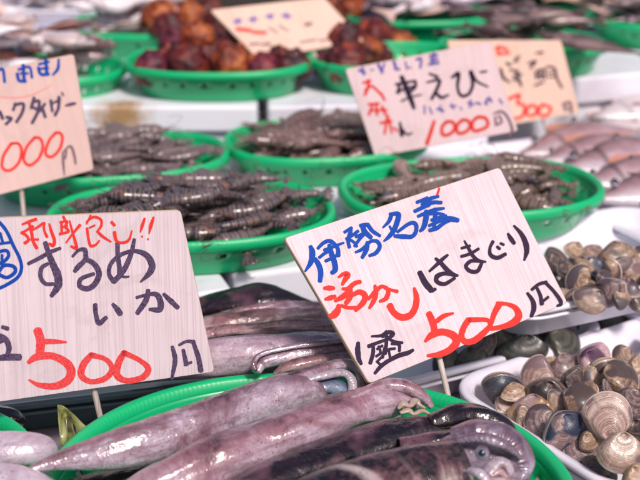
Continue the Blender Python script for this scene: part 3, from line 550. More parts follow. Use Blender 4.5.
squid([(130,372,.035,14),(195,360,.046,21),(250,354,.050,23),(305,350,.050,21),(345,348,.048,17)],SQ_F,'pale fleshy squid in front in the teal tray with a folded white edge',open_end=False,wob=.08,seed=14,group='squid in the teal tray',
 arms=[([(256,372,.054,5),(262,362,.058,9),(285,355,.060,11),(320,350,.060,12),(360,346,.06,10)],SQ_A),([(275,374,.054,4),(290,366,.060,7),(320,360,.061,8),(360,356,.058,8)],SQ_R),([(255,370,.057,2.5),(254,361,.062,3),(264,353,.066,3),(295,346,.068,3.2),(330,342,.068,3.4),(360,338,.066,3)],SQ_A)])
squid([(165,338,.036,8),(205,324,.046,9),(245,318,.05,10),(290,314,.05,8),(320,316,.046,5)],SQ_R,'narrow brown squid lying between the far dark one and the pink one',open_end=False,wob=.2,seed=16,group='squid in the teal tray')
squid([(210,318,.05,3),(250,310,.055,6),(300,307,.055,7),(345,310,.05,6)],SQ_B,'thin pink squid on top of the far dark one near the clam sign',open_end=False,wob=.2,seed=17,group='squid in the teal tray')
# leaf divider
def leaf():
    p0=at(60,440,.012); pts=[];K=16
    LM=M('leaf_green',.4,.2); lv=LM.coord(); LM.base(LM.ramp(LM.noise(lv,70,5,.6,1.),[(.36,(.05,.04,.02)),(.46,(.16,.17,.05)),(.62,(.30,.32,.12))])); LM=LM.m
    root=empty('bamboo_leaf',p0,(0,0,0),'yellow green torn leaf divider standing between the squid baskets','leaf')
    edge=[((57,404),(60,446)),((64,406),(68,450)),((74,414),(78,452)),((84,424),(88,452)),((95,432),(97,452)),((104,440),(104,450))]
    rows=[]
    for i,(a,b) in enumerate(edge):
        pa=at(*a,.052-.003*i); pb=at(*b,.028); fold=.006*math.sin(i*1.6)
        rows.append([pa.lerp(pb,k/6)-p0+Vector((0,fold*math.sin(PI*k/6),0)) for k in range(7)])
    rows=[[Vector(spline([tuple(r[k]) for r in rows],25)[i]) for k in range(7)] for i in range(25)]
    Vv,Ff,Uu=loft(rows,closed=False)
    Ff=[f for i,f in enumerate(Ff) if i not in (6*8+2,6*9+2,6*13+3,6*14+3,6*14+4,6*9+3)]
    obj('blade',(Vv,Ff,Uu),LM,root,True,solid=.0008,sub=1)
leaf()
# ================================================================ CLAMS
def clam_mat(name,cream,brown,dark,patch,pa=.5,ray_=.5):
    m=M(name,.36,.35,.5); m.b.inputs['Coat Roughness'].default_value=.09
    uv=m.coord('UV'); s=m.sep(uv); ob=m.coord('Object',rnd=True)
    wob=m.noise(ob,70,3)
    ad=m.n('Math',operation='MULTIPLY_ADD'); m.l(wob,ad.inputs[0]); ad.inputs[1].default_value=.12; m.l(s[0],ad.inputs[2])
    cv=m.n('CombineXYZ'); m.l(ad.outputs[0],cv.inputs[0]); oi=m.n('ObjectInfo'); ml=m.n('Math',operation='MULTIPLY'); m.l(oi.outputs['Random'],ml.inputs[0]); ml.inputs[1].default_value=40; m.l(ml.outputs[0],cv.inputs[1])
    band=m.noise(cv.outputs[0],9,5,.7)
    c=m.ramp(band,[(.36,dark),(.50,brown),(.66,cream)])
    rv=m.n('CombineXYZ'); m.l(s[1],rv.inputs[0]); m.l(ml.outputs[0],rv.inputs[1]); sc_=m.n('Math',operation='MULTIPLY'); m.l(s[0],sc_.inputs[0]); sc_.inputs[1].default_value=.12; m.l(sc_.outputs[0],rv.inputs[2])
    ry=m.noise(rv.outputs[0],34,4,.65,.7); c=m.mix(m.ramp(ry,[(.52,BK),(.66,(ray_,)*3)]),c,brown)
    fl=m.noise(ob,260,4,.8); c=m.mix(m.ramp(fl,[(.52,BK),(.60,(.6,)*3)]),c,cream); f2=m.noise(ob,170,5,.8,1.); c=m.mix(m.ramp(f2,[(.54,BK),(.62,(.6,)*3)]),c,dark)
    pt=m.noise(ob,34,2,.4); c=m.mix(m.ramp(pt,[(.60-pa*.2,BK),(.63-pa*.2,(.92,)*3)]),c,patch)
    gr=m.noise(cv.outputs[0],46,2,.5); c=m.mix(m.ramp(gr,[(.54,BK),(.66,(.40,)*3)]),c,dark); c=m.mix(m.ramp(s[0],[(.962,BK),(.978,(.8,)*3)]),c,tuple(min(1,x*1.15+.03) for x in cream)); m.base(c)
    ln=m.n('Math',operation='MULTIPLY'); m.l(ad.outputs[0],ln.inputs[0]); ln.inputs[1].default_value=2*PI*30
    sn=m.n('Math',operation='SINE'); m.l(ln.outputs[0],sn.inputs[0]); b1=m.bump(sn.outputs[0],.24,.0004); m.bump(m.noise(ob,300,3),.2,.0004,b1)
    return m.m
CR=(.62,.50,.45); 
CM={'tan':clam_mat('clam_tan',(.62,.48,.38),(.36,.22,.14),(.13,.07,.05),(.05,.04,.06),.25),
'bluepatch':clam_mat('clam_blue_black',(.13,.10,.10),(.04,.035,.045),(.010,.012,.022),(.014,.024,.05),.45,.3),
'blue':clam_mat('clam_blue',(.50,.40,.38),(.24,.15,.15),(.06,.045,.07),(.010,.028,.075),.62),
'pink':clam_mat('clam_pink',(.58,.46,.41),(.32,.19,.16),(.12,.07,.07),(.18,.11,.12),.35),
'purple':clam_mat('clam_purple',(.42,.33,.30),(.19,.12,.12),(.07,.04,.05),(.07,.045,.06),.45),
'dark':clam_mat('clam_dark',(.26,.18,.15),(.07,.045,.045),(.022,.016,.02),(.03,.02,.025),.3,.3),
'char':clam_mat('clam_charcoal',(.11,.11,.08),(.05,.05,.04),(.018,.02,.017),(.03,.03,.028),.3,.2),
'gold':clam_mat('clam_golden',(.52,.36,.20),(.34,.18,.08),(.14,.06,.04),(.3,.2,.22),.3),
'brown':clam_mat('clam_brown',(.46,.33,.25),(.24,.14,.09),(.08,.045,.035),(.07,.05,.05),.4),
'cream':clam_mat('clam_cream',(.62,.52,.45),(.40,.28,.22),(.18,.10,.09),(.12,.08,.09),.35),
'dots':clam_mat('clam_purple_dotted',(.68,.55,.56),(.50,.32,.36),(.40,.2,.26),(.06,.015,.06),.30,.3)}
CEDGE=plain('clam_edge',(.6,.5,.5),.4,.2)
def valve(w_,h_,t_,sgn,sd,NS=26,NT=56):
    V=[];U=[];Fc=[]; rs=1 if sd%2 else -1; ux,uy=(-.09*w_*rs),h_*.36
    for i in range(NS+1):
        s=(i/NS)**.85
        for j in range(NT):
            th=2*PI*j/NT; c,sn=math.cos(th),math.sin(th)
            ox=w_*.5*c*(1-.30*max(0,sn)**1.3)*(1+.06*c*rs); oy=h_*.5*(sn if sn<0 else .90*sn**1.15)
            x=ux+(ox-ux)*s; y=uy+(oy-uy)*s
            z=t_*.5*max(0,1-s**2.4)**.60*(.66+.34*math.sin(min(1,s/.45)*PI/2))
            z+=.006*t_*math.sin(s*2*PI*15+noise.noise(Vector((th,sd,0)))*1.5)*(s>.12)*(1-s**8)
            V.append(Vector((x,y,sgn*(z+.0002)))); U.append((s,j/NT))
    for i in range(NS):
        for j in range(NT):
            k=(j+1)%NT; f=(i*NT+j,i*NT+k,(i+1)*NT+k,(i+1)*NT+j); Fc.append(f if sgn<0 else f[::-1])
    return V,Fc,U
cid=[0]
def clam(p,w_,kind,yaw,tx,ty,label,group,hr=.78,tr=.47):
    cid[0]+=1; sd=cid[0]
    o=empty('clam',p,(0,0,0),label,'clam',group)
    o.rotation_euler=(Matrix.Rotation(R(tx),3,'X')@Matrix.Rotation(R(ty),3,'Y')@Matrix.Rotation(R(yaw),3,'Z')).to_euler()
    k1,k2=kind if isinstance(kind,tuple) else (kind,kind)
    obj('shell_valve',valve(w_,w_*hr,w_*tr,1,sd),CM[k1],o); obj('shell_valve',valve(w_,w_*hr,w_*tr,-1,sd),CM[k2],o)
    return o
def clams(rows,group,z0):
    for (px,py,wp,z,kind,yaw,tx,ty,label,*ex) in rows:
        p=at(px,py,z0+z); dd=(p-C).dot(FW); k_=int(px*7+py*3)%8; yaw+=0 if ex else (-75,20,55,-35,110,-15,75,-110)[k_]; tx+=0 if ex else (2,-20,22,-14,-8,14,-18,24)[k_]; clam(p,1.02*wp*dd/F,kind,yaw,tx,ty,label,group,*ex)
G1='clams in the front white tray'
clams([
(501,387,44,.020,('tan','bluepatch'),12,-78,-4,'tan clam with a blue black lower half at the left corner of the front tray',.8,.6),
(509,401,40,.012,'cream',-25,35,10,'ribbed cream clam just below the blue edged one at the left corner'),
(520,399,30,.004,'brown',-60,15,0,'small brown clam tucked low behind the ribbed cream one'),
(538,379,46,.022,'pink',10,38,-4,'pink purple ribbed clam in the back half of the front tray'),
(549,394,48,.024,'dark',-20,70,-10,'dark clam lying edge up below the pink purple ribbed one',.75,.62),
(532,411,46,.018,'gold',15,30,-12,'golden brown flecked clam near the left edge of the front tray'),
(541,423,44,.016,'purple',-28,34,0,'plain purple grey clam partly under the blue patched one'),
(565,429,52,.026,'blue',-22,44,14,'large clam with a shiny dark blue patch near the tray edge'),
(580,399,46,.030,'brown',32,30,-24,'smooth dark brown clam tilted up in the centre of the tray'),
(567,368,40,.020,'purple',18,40,0,'grey pink clam at the back edge next to the pale spotted one'),
(573,381,32,.026,'dark',12,45,8,'small dark purple clam in the centre back'),
(593,361,44,.028,'dots',10,48,6,'pale clam with dark purple spots at the back'),
(606,371,40,.030,('tan','brown'),30,-74,-10,'cream edged clam leaning beside the spotted one',.8,.6),
(619,379,48,.034,'brown',22,42,-6,'brown finely ribbed clam right of the centre'),
(623,357,28,.022,'brown',-10,40,0,'little brown clam behind the spotted one'),
(582,415,32,.020,'tan',-8,40,0,'small tan clam between the blue patched and the big upright one'),
(608,418,50,.038,'pink',168,62,-6,'big upright pale purple clam in the right half of the front tray',1.06,.5),
(621,452,48,.036,'cream',8,48,0,'cream clam with its beak up at the bottom right of the tray',.9,.6),
(579,449,44,.014,'purple',-30,30,12,'purple and cream clam against the front tray wall'),
(621,390,40,.028,'blue',-15,45,14,'brown clam with a blue black stripe under the finely ribbed one'),
(633,404,42,.030,'purple',-35,40,-20,'purple clam at the right edge of the photo above the big upright one'),
(640,366,32,.028,'tan',25,40,0,'tan clam at the right edge level with the spotted one'),
(640,430,40,.026,'dark',-50,50,-20,'dark clam at the right edge beside the big upright one'),
(598,470,40,.014,'brown',20,25,0,'brown clam low in the tray at the bottom edge'),
(640,478,44,.026,'tan',-30,35,0,'tan clam in the bottom right corner of the photo'),
(552,408,34,.006,'dark',0,20,0,'dark clam deep in the tray under the golden one'),
(600,396,34,.012,'dark',40,20,0,'dark clam deep in the tray under the smooth brown one'),
(600,441,34,.010,'dark',-40,20,0,'dark clam deep between the big upright one and the tray wall'),
(665,395,44,.026,'pink',20,35,0,'pink clam of the front tray just outside the right edge'),
(668,430,46,.024,'brown',-30,35,0,'brown clam of the front tray just outside the right edge'),
(524,392,34,.006,'brown',0,20,0,'brown clam deep between the corner clam and the pink one'),
(556,380,34,.010,'tan',30,25,0,'tan clam deep behind the dark edge up one'),
(590,383,34,.014,'purple',-30,25,0,'purple clam deep between the small dark and the leaning one'),
(566,412,34,.012,'tan',60,25,0,'tan clam deep above the blue patched one'),
(589,432,36,.012,'brown',60,25,0,'brown clam deep right of the blue patched one'),
(634,384,34,.016,'cream',0,25,0,'cream clam deep right of the blue striped one'),
(627,424,34,.012,'dark',0,25,0,'dark clam deep right of the big upright one'),
(560,446,34,.006,'tan',-20,25,0,'tan clam low at the front wall under the blue patched one'),
(600,455,36,.010,'gold',0,25,0,'golden clam low beside the bottom right cream one'),
(514,393,28,.022,'tan',0,40,0,'little tan clam wedged right of the corner clam'),
(524,418,28,.016,'brown',50,40,0,'little brown clam wedged at the tray wall below the golden one'),
(559,402,28,.024,'cream',50,40,0,'little cream clam wedged between the edge up and the smooth brown one'),
(593,378,30,.028,'tan',-50,40,0,'little tan clam wedged left of the leaning cream edged one'),
(585,366,26,.024,'brown',80,40,0,'little brown clam wedged left of the spotted one'),
(554,434,30,.016,'tan',-60,40,0,'little tan clam wedged under the purple grey one'),
(598,404,26,.030,'brown',20,40,0,'little brown clam wedged above the big upright one'),
(590,440,28,.024,'tan',-20,40,0,'little tan clam wedged left of the bottom right cream one'),
(551,366,26,.014,'tan',10,40,0,'little tan clam at the very back wall left of the grey pink one'),
],G1,.006)
G2='clams heaped in the raised white tray'
clams([
(556,262,36,.030,'dark',30,45,10,'grey brown round clam beside the right edge of the wooden sign'),
(574,250,24,.034,'tan',70,50,30,'narrow tan clam standing at the back of the raised heap'),
(579,278,31,.034,'tan',-15,45,-5,'reddish brown clam with bright glints in the raised heap'),
(591,300,36,.030,'cream',-12,48,0,'cream clam with purple streaks at the front of the raised tray'),
(607,292,40,.030,'purple',50,66,-30,'crescent of a purple clam seen edge on beside the streaked one'),
(566,300,34,.022,'cream',35,35,0,'plain cream clam at the foot of the wooden sign'),
(594,255,28,.026,'pink',-20,35,0,'pale pink clam in the back of the raised heap'),
(596,267,24,.028,'blue',-30,40,10,'small dark blue clam in the middle of the raised heap'),
(617,254,38,.034,'brown',8,42,0,'long smooth brown clam at the back right of the raised heap',.7,.5),
(611,271,28,.034,'tan',50,58,-30,'tan clam leaning on its edge above the crescent'),
(627,290,32,.028,'purple',-8,40,0,'purple brown clam at the front right of the raised tray'),
(638,300,30,.022,'dark',0,40,0,'black clam at the right end of the raised tray'),
(630,269,32,.026,'pink',10,35,0,'whitish grey clam right of the leaning tan one'),
(642,256,28,.030,'brown',-30,40,0,'brown clam of the raised heap at the right edge of the photo'),
(548,285,32,.016,'brown',0,30,0,'brown clam of the raised heap mostly behind the wooden sign'),
(582,262,30,.016,'dark',60,20,0,'dark clam low inside the raised heap'),
(600,282,30,.014,'dark',-60,20,0,'dark clam low behind the crescent shaped one'),
(655,285,32,.026,'tan',10,35,0,'tan clam of the raised heap outside the right edge'),
(570,285,30,.018,'brown',20,20,0,'brown clam low between the two tan ones of the heap'),
(586,288,28,.020,'tan',-40,20,0,'tan clam low behind the streaked one of the heap'),
(620,280,30,.020,'brown',40,20,0,'brown clam low behind the purple brown one'),
(605,262,28,.024,'tan',0,20,0,'tan clam low between the blue one and the long one'),
(640,285,30,.020,'tan',60,20,0,'tan clam low at the right edge of the heap'),
(566,270,24,.034,'brown',20,40,0,'little brown clam wedged right of the round grey brown one'),
(584,266,22,.034,'tan',60,40,0,'little tan clam wedged above the glinting one'),
(604,278,22,.036,'tan',0,40,0,'little tan clam wedged above the streaked one'),
(575,298,24,.026,'brown',-40,40,0,'little brown clam wedged left of the streaked one'),
(620,298,24,.028,'tan',30,40,0,'little tan clam wedged right of the crescent'),
(622,264,22,.036,'cream',-30,40,0,'little cream clam wedged under the long smooth one'),
],G2,.036)
G3='dark clams in the lower white tray'
clams([
(524,350,52,.022,'char',6,52,0,'charcoal green ribbed clam in the lower tray under the raised one',.62,.5),
(562,344,48,.020,'char',-10,40,12,'dark olive clam with a pale shine at the right end of the lower tray'),
(470,361,40,.014,'char',20,45,-10,'charcoal clam at the bottom edge of the wooden sign',.7),
(482,345,36,.022,'dark',38,50,-20,'brownish dark clam leaning behind the sign corner'),
(502,336,36,.024,'char',10,35,0,'charcoal clam deep under the raised tray'),
(447,362,36,.012,'char',0,35,0,'leftmost dark clam beside the sign stick'),
(545,333,36,.014,'dark',0,30,0,'dark clam hidden low behind the olive one'),
(500,362,26,.006,'char',60,25,0,'small charcoal clam low beside the ribbed one'),
],G3,.006)
G4='dark clams in the far right tray'
clams([(588,322,34,.012,'char',0,30,0,'dark flat clam seen in the gap under the raised tray'),(612,323,34,.012,'char',30,30,0,'dark flat clam in the gap at the right under the raised tray'),(655,345,40,.014,'dark',0,30,0,'dark clam in the right hand tray outside the photo')],G4,.006)
tray(.240,.733,0,.250,.180,33,.027,'front white foam tray of mixed clams',r=.03)
tray(.110,.838,0,.215,.130,27,.026,'lower white foam tray of dark clams beside the sign stick',r=.028)
tray(.222,.905,.036,.25,.165,25,.026,'raised white foam tray heaped with clams by the wooden sign',r=.03)
tray(.372,.902,0,.26,.15,30,.028,'white foam tray at the right edge behind the front clams',r=.03)
foam_box(.245,.925,25,.17,.085,.035,0,.033,'small white foam block propping up the raised clam tray')
# ================================================================ PRAWNS
def prawn_mat(name,c1,c2,c3):
    m=M(name,.25,.5,.5,sss=.05); uv=m.coord('UV'); s=m.sep(uv); ob=m.coord(rnd=True)
    k=m.n('Math',operation='MULTIPLY'); m.l(s[0],k.inputs[0]); k.inputs[1].default_value=2*PI*8.5
    sn=m.n('Math',operation='SINE'); m.l(k.outputs[0],sn.inputs[0]); nz=m.noise(ob,90,4); ad=m.n('Math',operation='MULTIPLY_ADD'); m.l(nz,ad.inputs[0]); ad.inputs[1].default_value=1.6; m.l(sn.outputs[0],ad.inputs[2])
    c=m.ramp(ad.outputs[0],[(.0,c1),(.55,c2),(1.,c1)])
    f=m.noise(ob,55,3); c=m.mix(m.ramp(f,[(.60,BK),(.72,(.8,)*3)]),c,c3); oi=m.n('ObjectInfo'); c=m.mix(m.ramp(oi.outputs['Random'],[(.3,BK),(1.,(.30,)*3)]),c,c2); m.base(c); m.bump(m.noise(ob,260,3),.3,.0006); return m.m
PR_A=prawn_mat('prawn_shell_striped',(.042,.030,.040),(.28,.21,.21),(.34,.13,.06))
PR_B=prawn_mat('prawn_shell_grey',(.10,.07,.08),(.34,.25,.25),(.12,.05,.06))
PR_C=prawn_mat('prawn_shell_brown',(.10,.055,.055),(.38,.25,.24),(.50,.32,.28))
PR_D=prawn_mat('prawn_shell_olive',(.10,.065,.055),(.34,.24,.20),(.08,.09,.24))
def make_prawn(mat,label,group,bend=1.,L_=.095,seed=0):
    root=empty('prawn',(0,0,0),(0,0,0),label,'prawn',group)
    n=44;cp=[]
    for i in range(n):
        t=i/(n-1); ang=bend*1.9*max(0,t-.35)**1.3; cp.append(t)
    pts=[];x=y=0.;a=0.
    for i in range(n):
        t=i/(n-1); pts.append((x,y,t)); a=bend*2.3*max(0,t-.3); st=L_/(n-1); x+=math.cos(a)*st; y-=math.sin(a)*st
    rings=[]
    for (x_,y_,t) in pts:
        r=.0095*(.25+1.05*t/.12 if t<.12 else 1.) if t<.12 else .0095*(1.28-.0*t)
        r=.0112*(min(1,.18+t*4.2) if t<.2 else 1.02-.62*(t-.2)/.8)
        if t>.34: seg=((t-.34)/.66*6.5)%1; r*=1+.10*(1-seg)
        a=bend*2.3*max(0,t-.3); nx,ny=math.sin(a),math.cos(a)
        rings.append([Vector((x_,y_,0))+Vector((nx*math.cos(u)*r,ny*math.cos(u)*r,math.sin(u)*r*.82)) for u in [2*PI*j/14 for j in range(14)]])
    obj('body',loft(rings,True,True),mat,root)
    x_,y_,_=pts[-1]; a=bend*2.3*.7; prt=[]
    for k in (-.5,-.2,.2,.5):
        aa=-a+k; d_=Vector((math.cos(aa),math.sin(aa),0)); e=Vector((x_,y_,0)); prt.append(tube([(*e,.0012),(*(e+d_*.008),.0038),(*(e+d_*.016+Vector((0,0,k*.006))),.0030),(*(e+d_*.019),.0006)],10,8,flat=.25))
    obj('tail_fan',join(prt),mat,root); prt=[]
    for k in range(5): xx=.022+.007*k; prt.append(tube([(xx,-.006,0,.0009),(xx+.003,-.014,.003*(-1)**k,.0008),(xx-.004,-.020,.002,.0004)],8,5))
    for k in (-1,1): prt.append(tube([(.003,.002,k*.003,.0006),(-.012,.010,k*.006,.0005),(-.02,.026,k*.012,.0004),(.001,.034,k*.006,.0003)],14,4))
    prt.append(tube([(.006,.005,0,.0016),(-.006,.0065,0,.0010),(-.014,.008,0,.0002)],6,5))
    obj('legs_and_feelers',join(prt),mat,root)
    return root
def fill_prawns(cx,cy,z0,a,b,rot,h,mat,num,label,group,scale=1.,mound=.03,seed=0,dirn=None):
    rnd=random.Random(seed); protos=[make_prawn(mat,label,group,bd) for bd in (.30,.55,.85)]; cr,sr=math.cos(R(rot)),math.sin(R(rot))
    for i in range(num):
        q=protos[i%3]; o=q if i<3 else copy_tree(q)
        lay=i/num
        for _try in range(200):
            t=rnd.random()*2*PI; rr=math.sqrt(rnd.random())*(.95-.30*lay); x,y=sup(t,a*rr,b*rr)
            ya=R((dirn if dirn is not None else 0)+rnd.gauss(0,26)+(180 if rnd.random()<.3 else 0)); s=scale*rnd.uniform(.85,1.12)
            wx,wy=cx+x*cr-y*sr,cy+x*sr+y*cr; k=Vector((math.cos(ya),math.sin(ya),0))*.052*s; ok=True
            for f_ in (-1.,1.1):
                ex,ey=wx+k.x*f_-cx,wy+k.y*f_-cy; lx,ly=(ex*cr+ey*sr)/a,(-ex*sr+ey*cr)/b
                if abs(lx)**2.4+abs(ly)**2.4>(.40 if lay<.25 else .64 if lay<.5 else .92): ok=False
            if ok: break
        z=z0+.008+lay*(h*.80+mound*max(0,1-(rr/1.0)**2))
        e=Euler((rnd.uniform(-.3,.3)+(PI if rnd.random()<.5 else 0),rnd.gauss(0,.05),ya))
        o.rotation_euler=e; o.location=Vector((wx,wy,z))-e.to_matrix()@Vector((.046*s,-.011*s,0)); o.scale=(s,s,s)
ZB=.050; HB=.034
BK_=[(-.112,.950,ZB,.124,.083,7,HB,'green basket of dark striped prawns right above the squid sign'),
(-.215,1.118,ZB,.122,.080,12,HB,'green basket of grey prawns beside the pink 1000 yen card at left'),
(.006,1.180,ZB,.106,.080,10,HB,'green basket of brownish prawns in the centre of the stall'),
(.140,1.020,ZB,.122,.084,10,HB,'green basket of prawns between the wooden clam sign and the 1000 yen sign')]
for b_ in BK_: basket(*b_)
fill_prawns(-.112,.950,ZB,.124,.083,7,HB,PR_A,110,'dark striped prawn heaped in the basket above the squid sign','dark striped prawns',.68,.024,1,28)
fill_prawns(-.215,1.118,ZB,.122,.080,12,HB,PR_B,95,'grey prawn heaped in the basket beside the pink card at left','grey prawns at left',.68,.012,2,20)
fill_prawns(.006,1.180,ZB,.106,.080,10,HB,PR_C,95,'brownish prawn in the centre basket','brownish prawns in the centre',.72,.012,3,20)
fill_prawns(.140,1.020,ZB,.122,.084,10,HB,PR_D,95,'grey brown prawn in the basket behind the wooden clam sign','grey brown prawns behind the clam sign',.66,.012,4,30)
# ================================================================ SEA SQUIRTS
def squirt_mat(name,c1,c2,c3):
    m=M(name,.5,.12,.4,sss=.05); ob=m.coord(rnd=True); f=m.noise(ob,45,5,.6); c=m.ramp(f,[(.35,c1),(.52,c2),(.70,c3)]); m.base(c)
    m.bump(m.noise(ob,110,4),.8,.004); return m.m
SQM=[squirt_mat('sea_squirt_maroon',(.022,.003,.008),(.11,.012,.014),(.32,.05,.015)),squirt_mat('sea_squirt_orange',(.06,.007,.006),(.26,.045,.012),(.55,.18,.05)),squirt_mat('sea_squirt_purple',(.035,.005,.02),(.12,.014,.035),(.28,.035,.03))]
def squirt(px,py,z,wp,mi,label,seed):
    p=at(px,py,z); dd=(p-C).dot(FW); r=wp*.6*dd/F
    o=empty('sea_squirt',p,(0,0,seed*1.3),label,'sea squirt','sea squirts in the green basket'); rings=[];N=28
    for a in range(21):
        th=PI*a/20; ring=[]
        for b in range(N):
            ph=2*PI*b/N; v=Vector((math.sin(th)*math.cos(ph),math.sin(th)*math.sin(ph),math.cos(th)))
            k=1+.24*noise.noise(v*1.8+Vector((seed,0,0)))+.20*noise.noise(v*5+Vector((seed,3,0)))+.08*noise.noise(v*11+Vector((seed,3,0)))
            ring.append(Vector((v.x*r*1.1*k,v.y*r*k,v.z*r*.98*k)))
        rings.append(ring)
    obj('body',loft(rings),SQM[mi],o)
    for sgn in (-1,1): obj('siphon',tube([(sgn*r*.30,0,r*.6,r*.36),(sgn*r*.42,r*.1,r*.86,r*.24),(sgn*r*.46,r*.12,r*.98,r*.17),(sgn*r*.46,r*.12,r*.94,r*.06)],14,12,wob=.15,seed=seed),SQM[mi],o)
sq=[(153,70,.130,30,2,'deep purple sea squirt at the left end of the basket'),(185,66,.134,36,0,'large maroon sea squirt front and left of the middle'),(233,66,.132,36,1,'orange and maroon sea squirt in front right of the middle'),(262,70,.128,28,2,'purple sea squirt under the tilted pink sign'),(290,68,.128,32,0,'maroon sea squirt at the right end of the basket'),
(173,44,.150,26,2,'purple sea squirt on top of the front row'),(196,38,.156,28,1,'orange sea squirt on top of the heap'),(160,18,.150,30,1,'bright orange sea squirt far back on the heap'),(190,16,.150,26,1,'orange brown sea squirt at the back beside the sign'),(213,66,.126,22,0,'small maroon sea squirt between the two large front ones'),
(152,40,.12,26,1,'orange sea squirt low at the back left of the heap'),(220,26,.145,28,0,'dark sea squirt behind the edge of the tilted sign'),(128,28,.125,30,2,'purple black sea squirt in the far left basket'),(205,54,.138,22,0,'maroon sea squirt in the middle of the heap'),(240,45,.14,28,0,'maroon sea squirt below the lettering of the tilted sign'),
(275,50,.135,26,2,'dark sea squirt behind the tilted sign'),(345,62,.135,34,0,'brown red sea squirt right of the sign stick'),(372,38,.135,32,0,'reddish sea squirt below the purple fish basket'),(400,48,.115,26,1,'orange sea squirt above the 1000 yen sign'),(345,38,.15,26,0,'dark red sea squirt at the right corner of the tilted sign'),(350,10,.14,26,1,'yellow orange sea squirt behind the tilted sign at the top'),(335,4,.14,22,1,'pale orange sea squirt at the top edge by the sign'),(375,58,.12,28,0,'brown sea squirt at the left top corner of the 1000 yen sign')]
sq+=[(206,72,.122,30,2,'purple sea squirt peeping between the two big front ones'),(172,58,.140,26,0,'maroon sea squirt above the leftmost one'),(222,50,.14,26,1,'orange sea squirt in the middle right of the heap'),(250,60,.13,26,0,'maroon sea squirt left of the one under the sign'),(276,60,.13,26,1,'orange brown sea squirt at the right under the sign'),
(170,30,.14,28,0,'maroon sea squirt between the two orange ones at the back'),(148,28,.13,26,0,'maroon sea squirt at the back left of the heap'),(142,14,.14,26,2,'purple black sea squirt at the top left of the heap'),(208,14,.14,24,0,'dark sea squirt touching the top corner of the tilted sign'),(112,26,.12,24,2,'dark purple sea squirt in the back left basket'),(328,66,.125,24,2,'purple sea squirt beside the sign stick'),(366,52,.13,26,1,'orange red sea squirt above the 1000 yen sign corner'),(388,40,.12,24,0,'maroon sea squirt below the violet fish basket')]
sq=[(q[0],q[1],q[2],q[3],(0 if q[4]==1 and q[1]>30 and k%2 else q[4]),q[5].replace('orange','reddish') if (q[4]==1 and q[1]>30 and k%2) else q[5]) for k,q in enumerate(sq)]
for i,s_ in enumerate(sq): squirt(s_[0],s_[1],s_[2],s_[3],s_[4],s_[5],i+1)
basket(-.118,1.334,.10,.108,.084,0,.036,'green basket of maroon sea squirts')
basket(.085,1.352,.10,.098,.075,4,.036,'small green basket of sea squirts behind the 1000 yen sign')
basket(-.325,1.335,.10-.015,.096,.074,4,.040,'green basket of pale fish beside the sea squirts')
basket(-.245,1.56,.10,.105,.08,-8,.034,'green basket with white fish at the back left')
# ================================================================ FISH
def fish_mat(name,back,side,belly):
    m=M(name,.34,.25,.5,sss=.08); uv=m.coord('UV'); s=m.sep(uv); ob=m.coord(rnd=True)
    a=m.n('Math',operation='SUBTRACT'); m.l(s[1],a.inputs[0]); a.inputs[1].default_value=.5; b=m.n('Math',operation='ABSOLUTE'); m.l(a.outputs[0],b.inputs[0])
    nz=m.noise(ob,40,5); ad=m.n('Math',operation='MULTIPLY_ADD'); m.l(nz,ad.inputs[0]); ad.inputs[1].default_value=.25; m.l(b.outputs[0],ad.inputs[2])
    c=m.ramp(ad.outputs[0],[(.24,back),(.36,side),(.50,belly)])
    gl=m.ramp(s[0],[(.0,(.75,)*3),(.05,(.3,)*3),(.22,(.15,)*3),(.245,(.8,)*3),(.27,BK)]); c=m.mix(gl,c,tuple(x*.45 for x in back)); vo=m.n('TexVoronoi'); vo.inputs['Scale'].default_value=240; m.l(ob,vo.inputs['Vector'])
    c=m.mix(m.ramp(m.noise(ob,28,5,.7),[(.48,BK),(.66,(.55,)*3)]),c,tuple((x+y)/2 for x,y in zip(side,back))); m.base(c); m.bump(vo.outputs['Distance'],.35,.0008); return m.m
FM={'bream':fish_mat('sea_bream_skin',(.15,.075,.08),(.42,.26,.30),(.70,.63,.72)),'pale':fish_mat('pale_fish_skin',(.50,.40,.42),(.68,.58,.62),(.78,.74,.80)),'dark':fish_mat('dark_fish_skin',(.035,.018,.016),(.11,.06,.055),(.32,.22,.22)),'violet':fish_mat('violet_fish_skin',(.07,.035,.06),(.26,.16,.24),(.62,.50,.62)),'silver':fish_mat('silver_fish_skin',(.14,.17,.26),(.45,.42,.5),(.72,.68,.74))}
FIN={'soft':plain('soft_pectoral_fin',(.48,.32,.36),.35,.3,.2,80),'bream':plain('bream_fin',(.55,.24,.18),.4,.3,.3,80),'pale':plain('pale_fin',(.58,.40,.36),.4,.3,.3,80),'dark':plain('dark_fin',(.10,.06,.05),.4,.3,.3,80),'violet':plain('violet_fin',(.26,.18,.24),.4,.3,.3,80),'silver':plain('silver_fin',(.4,.32,.36),.4,.3,.3,80)}
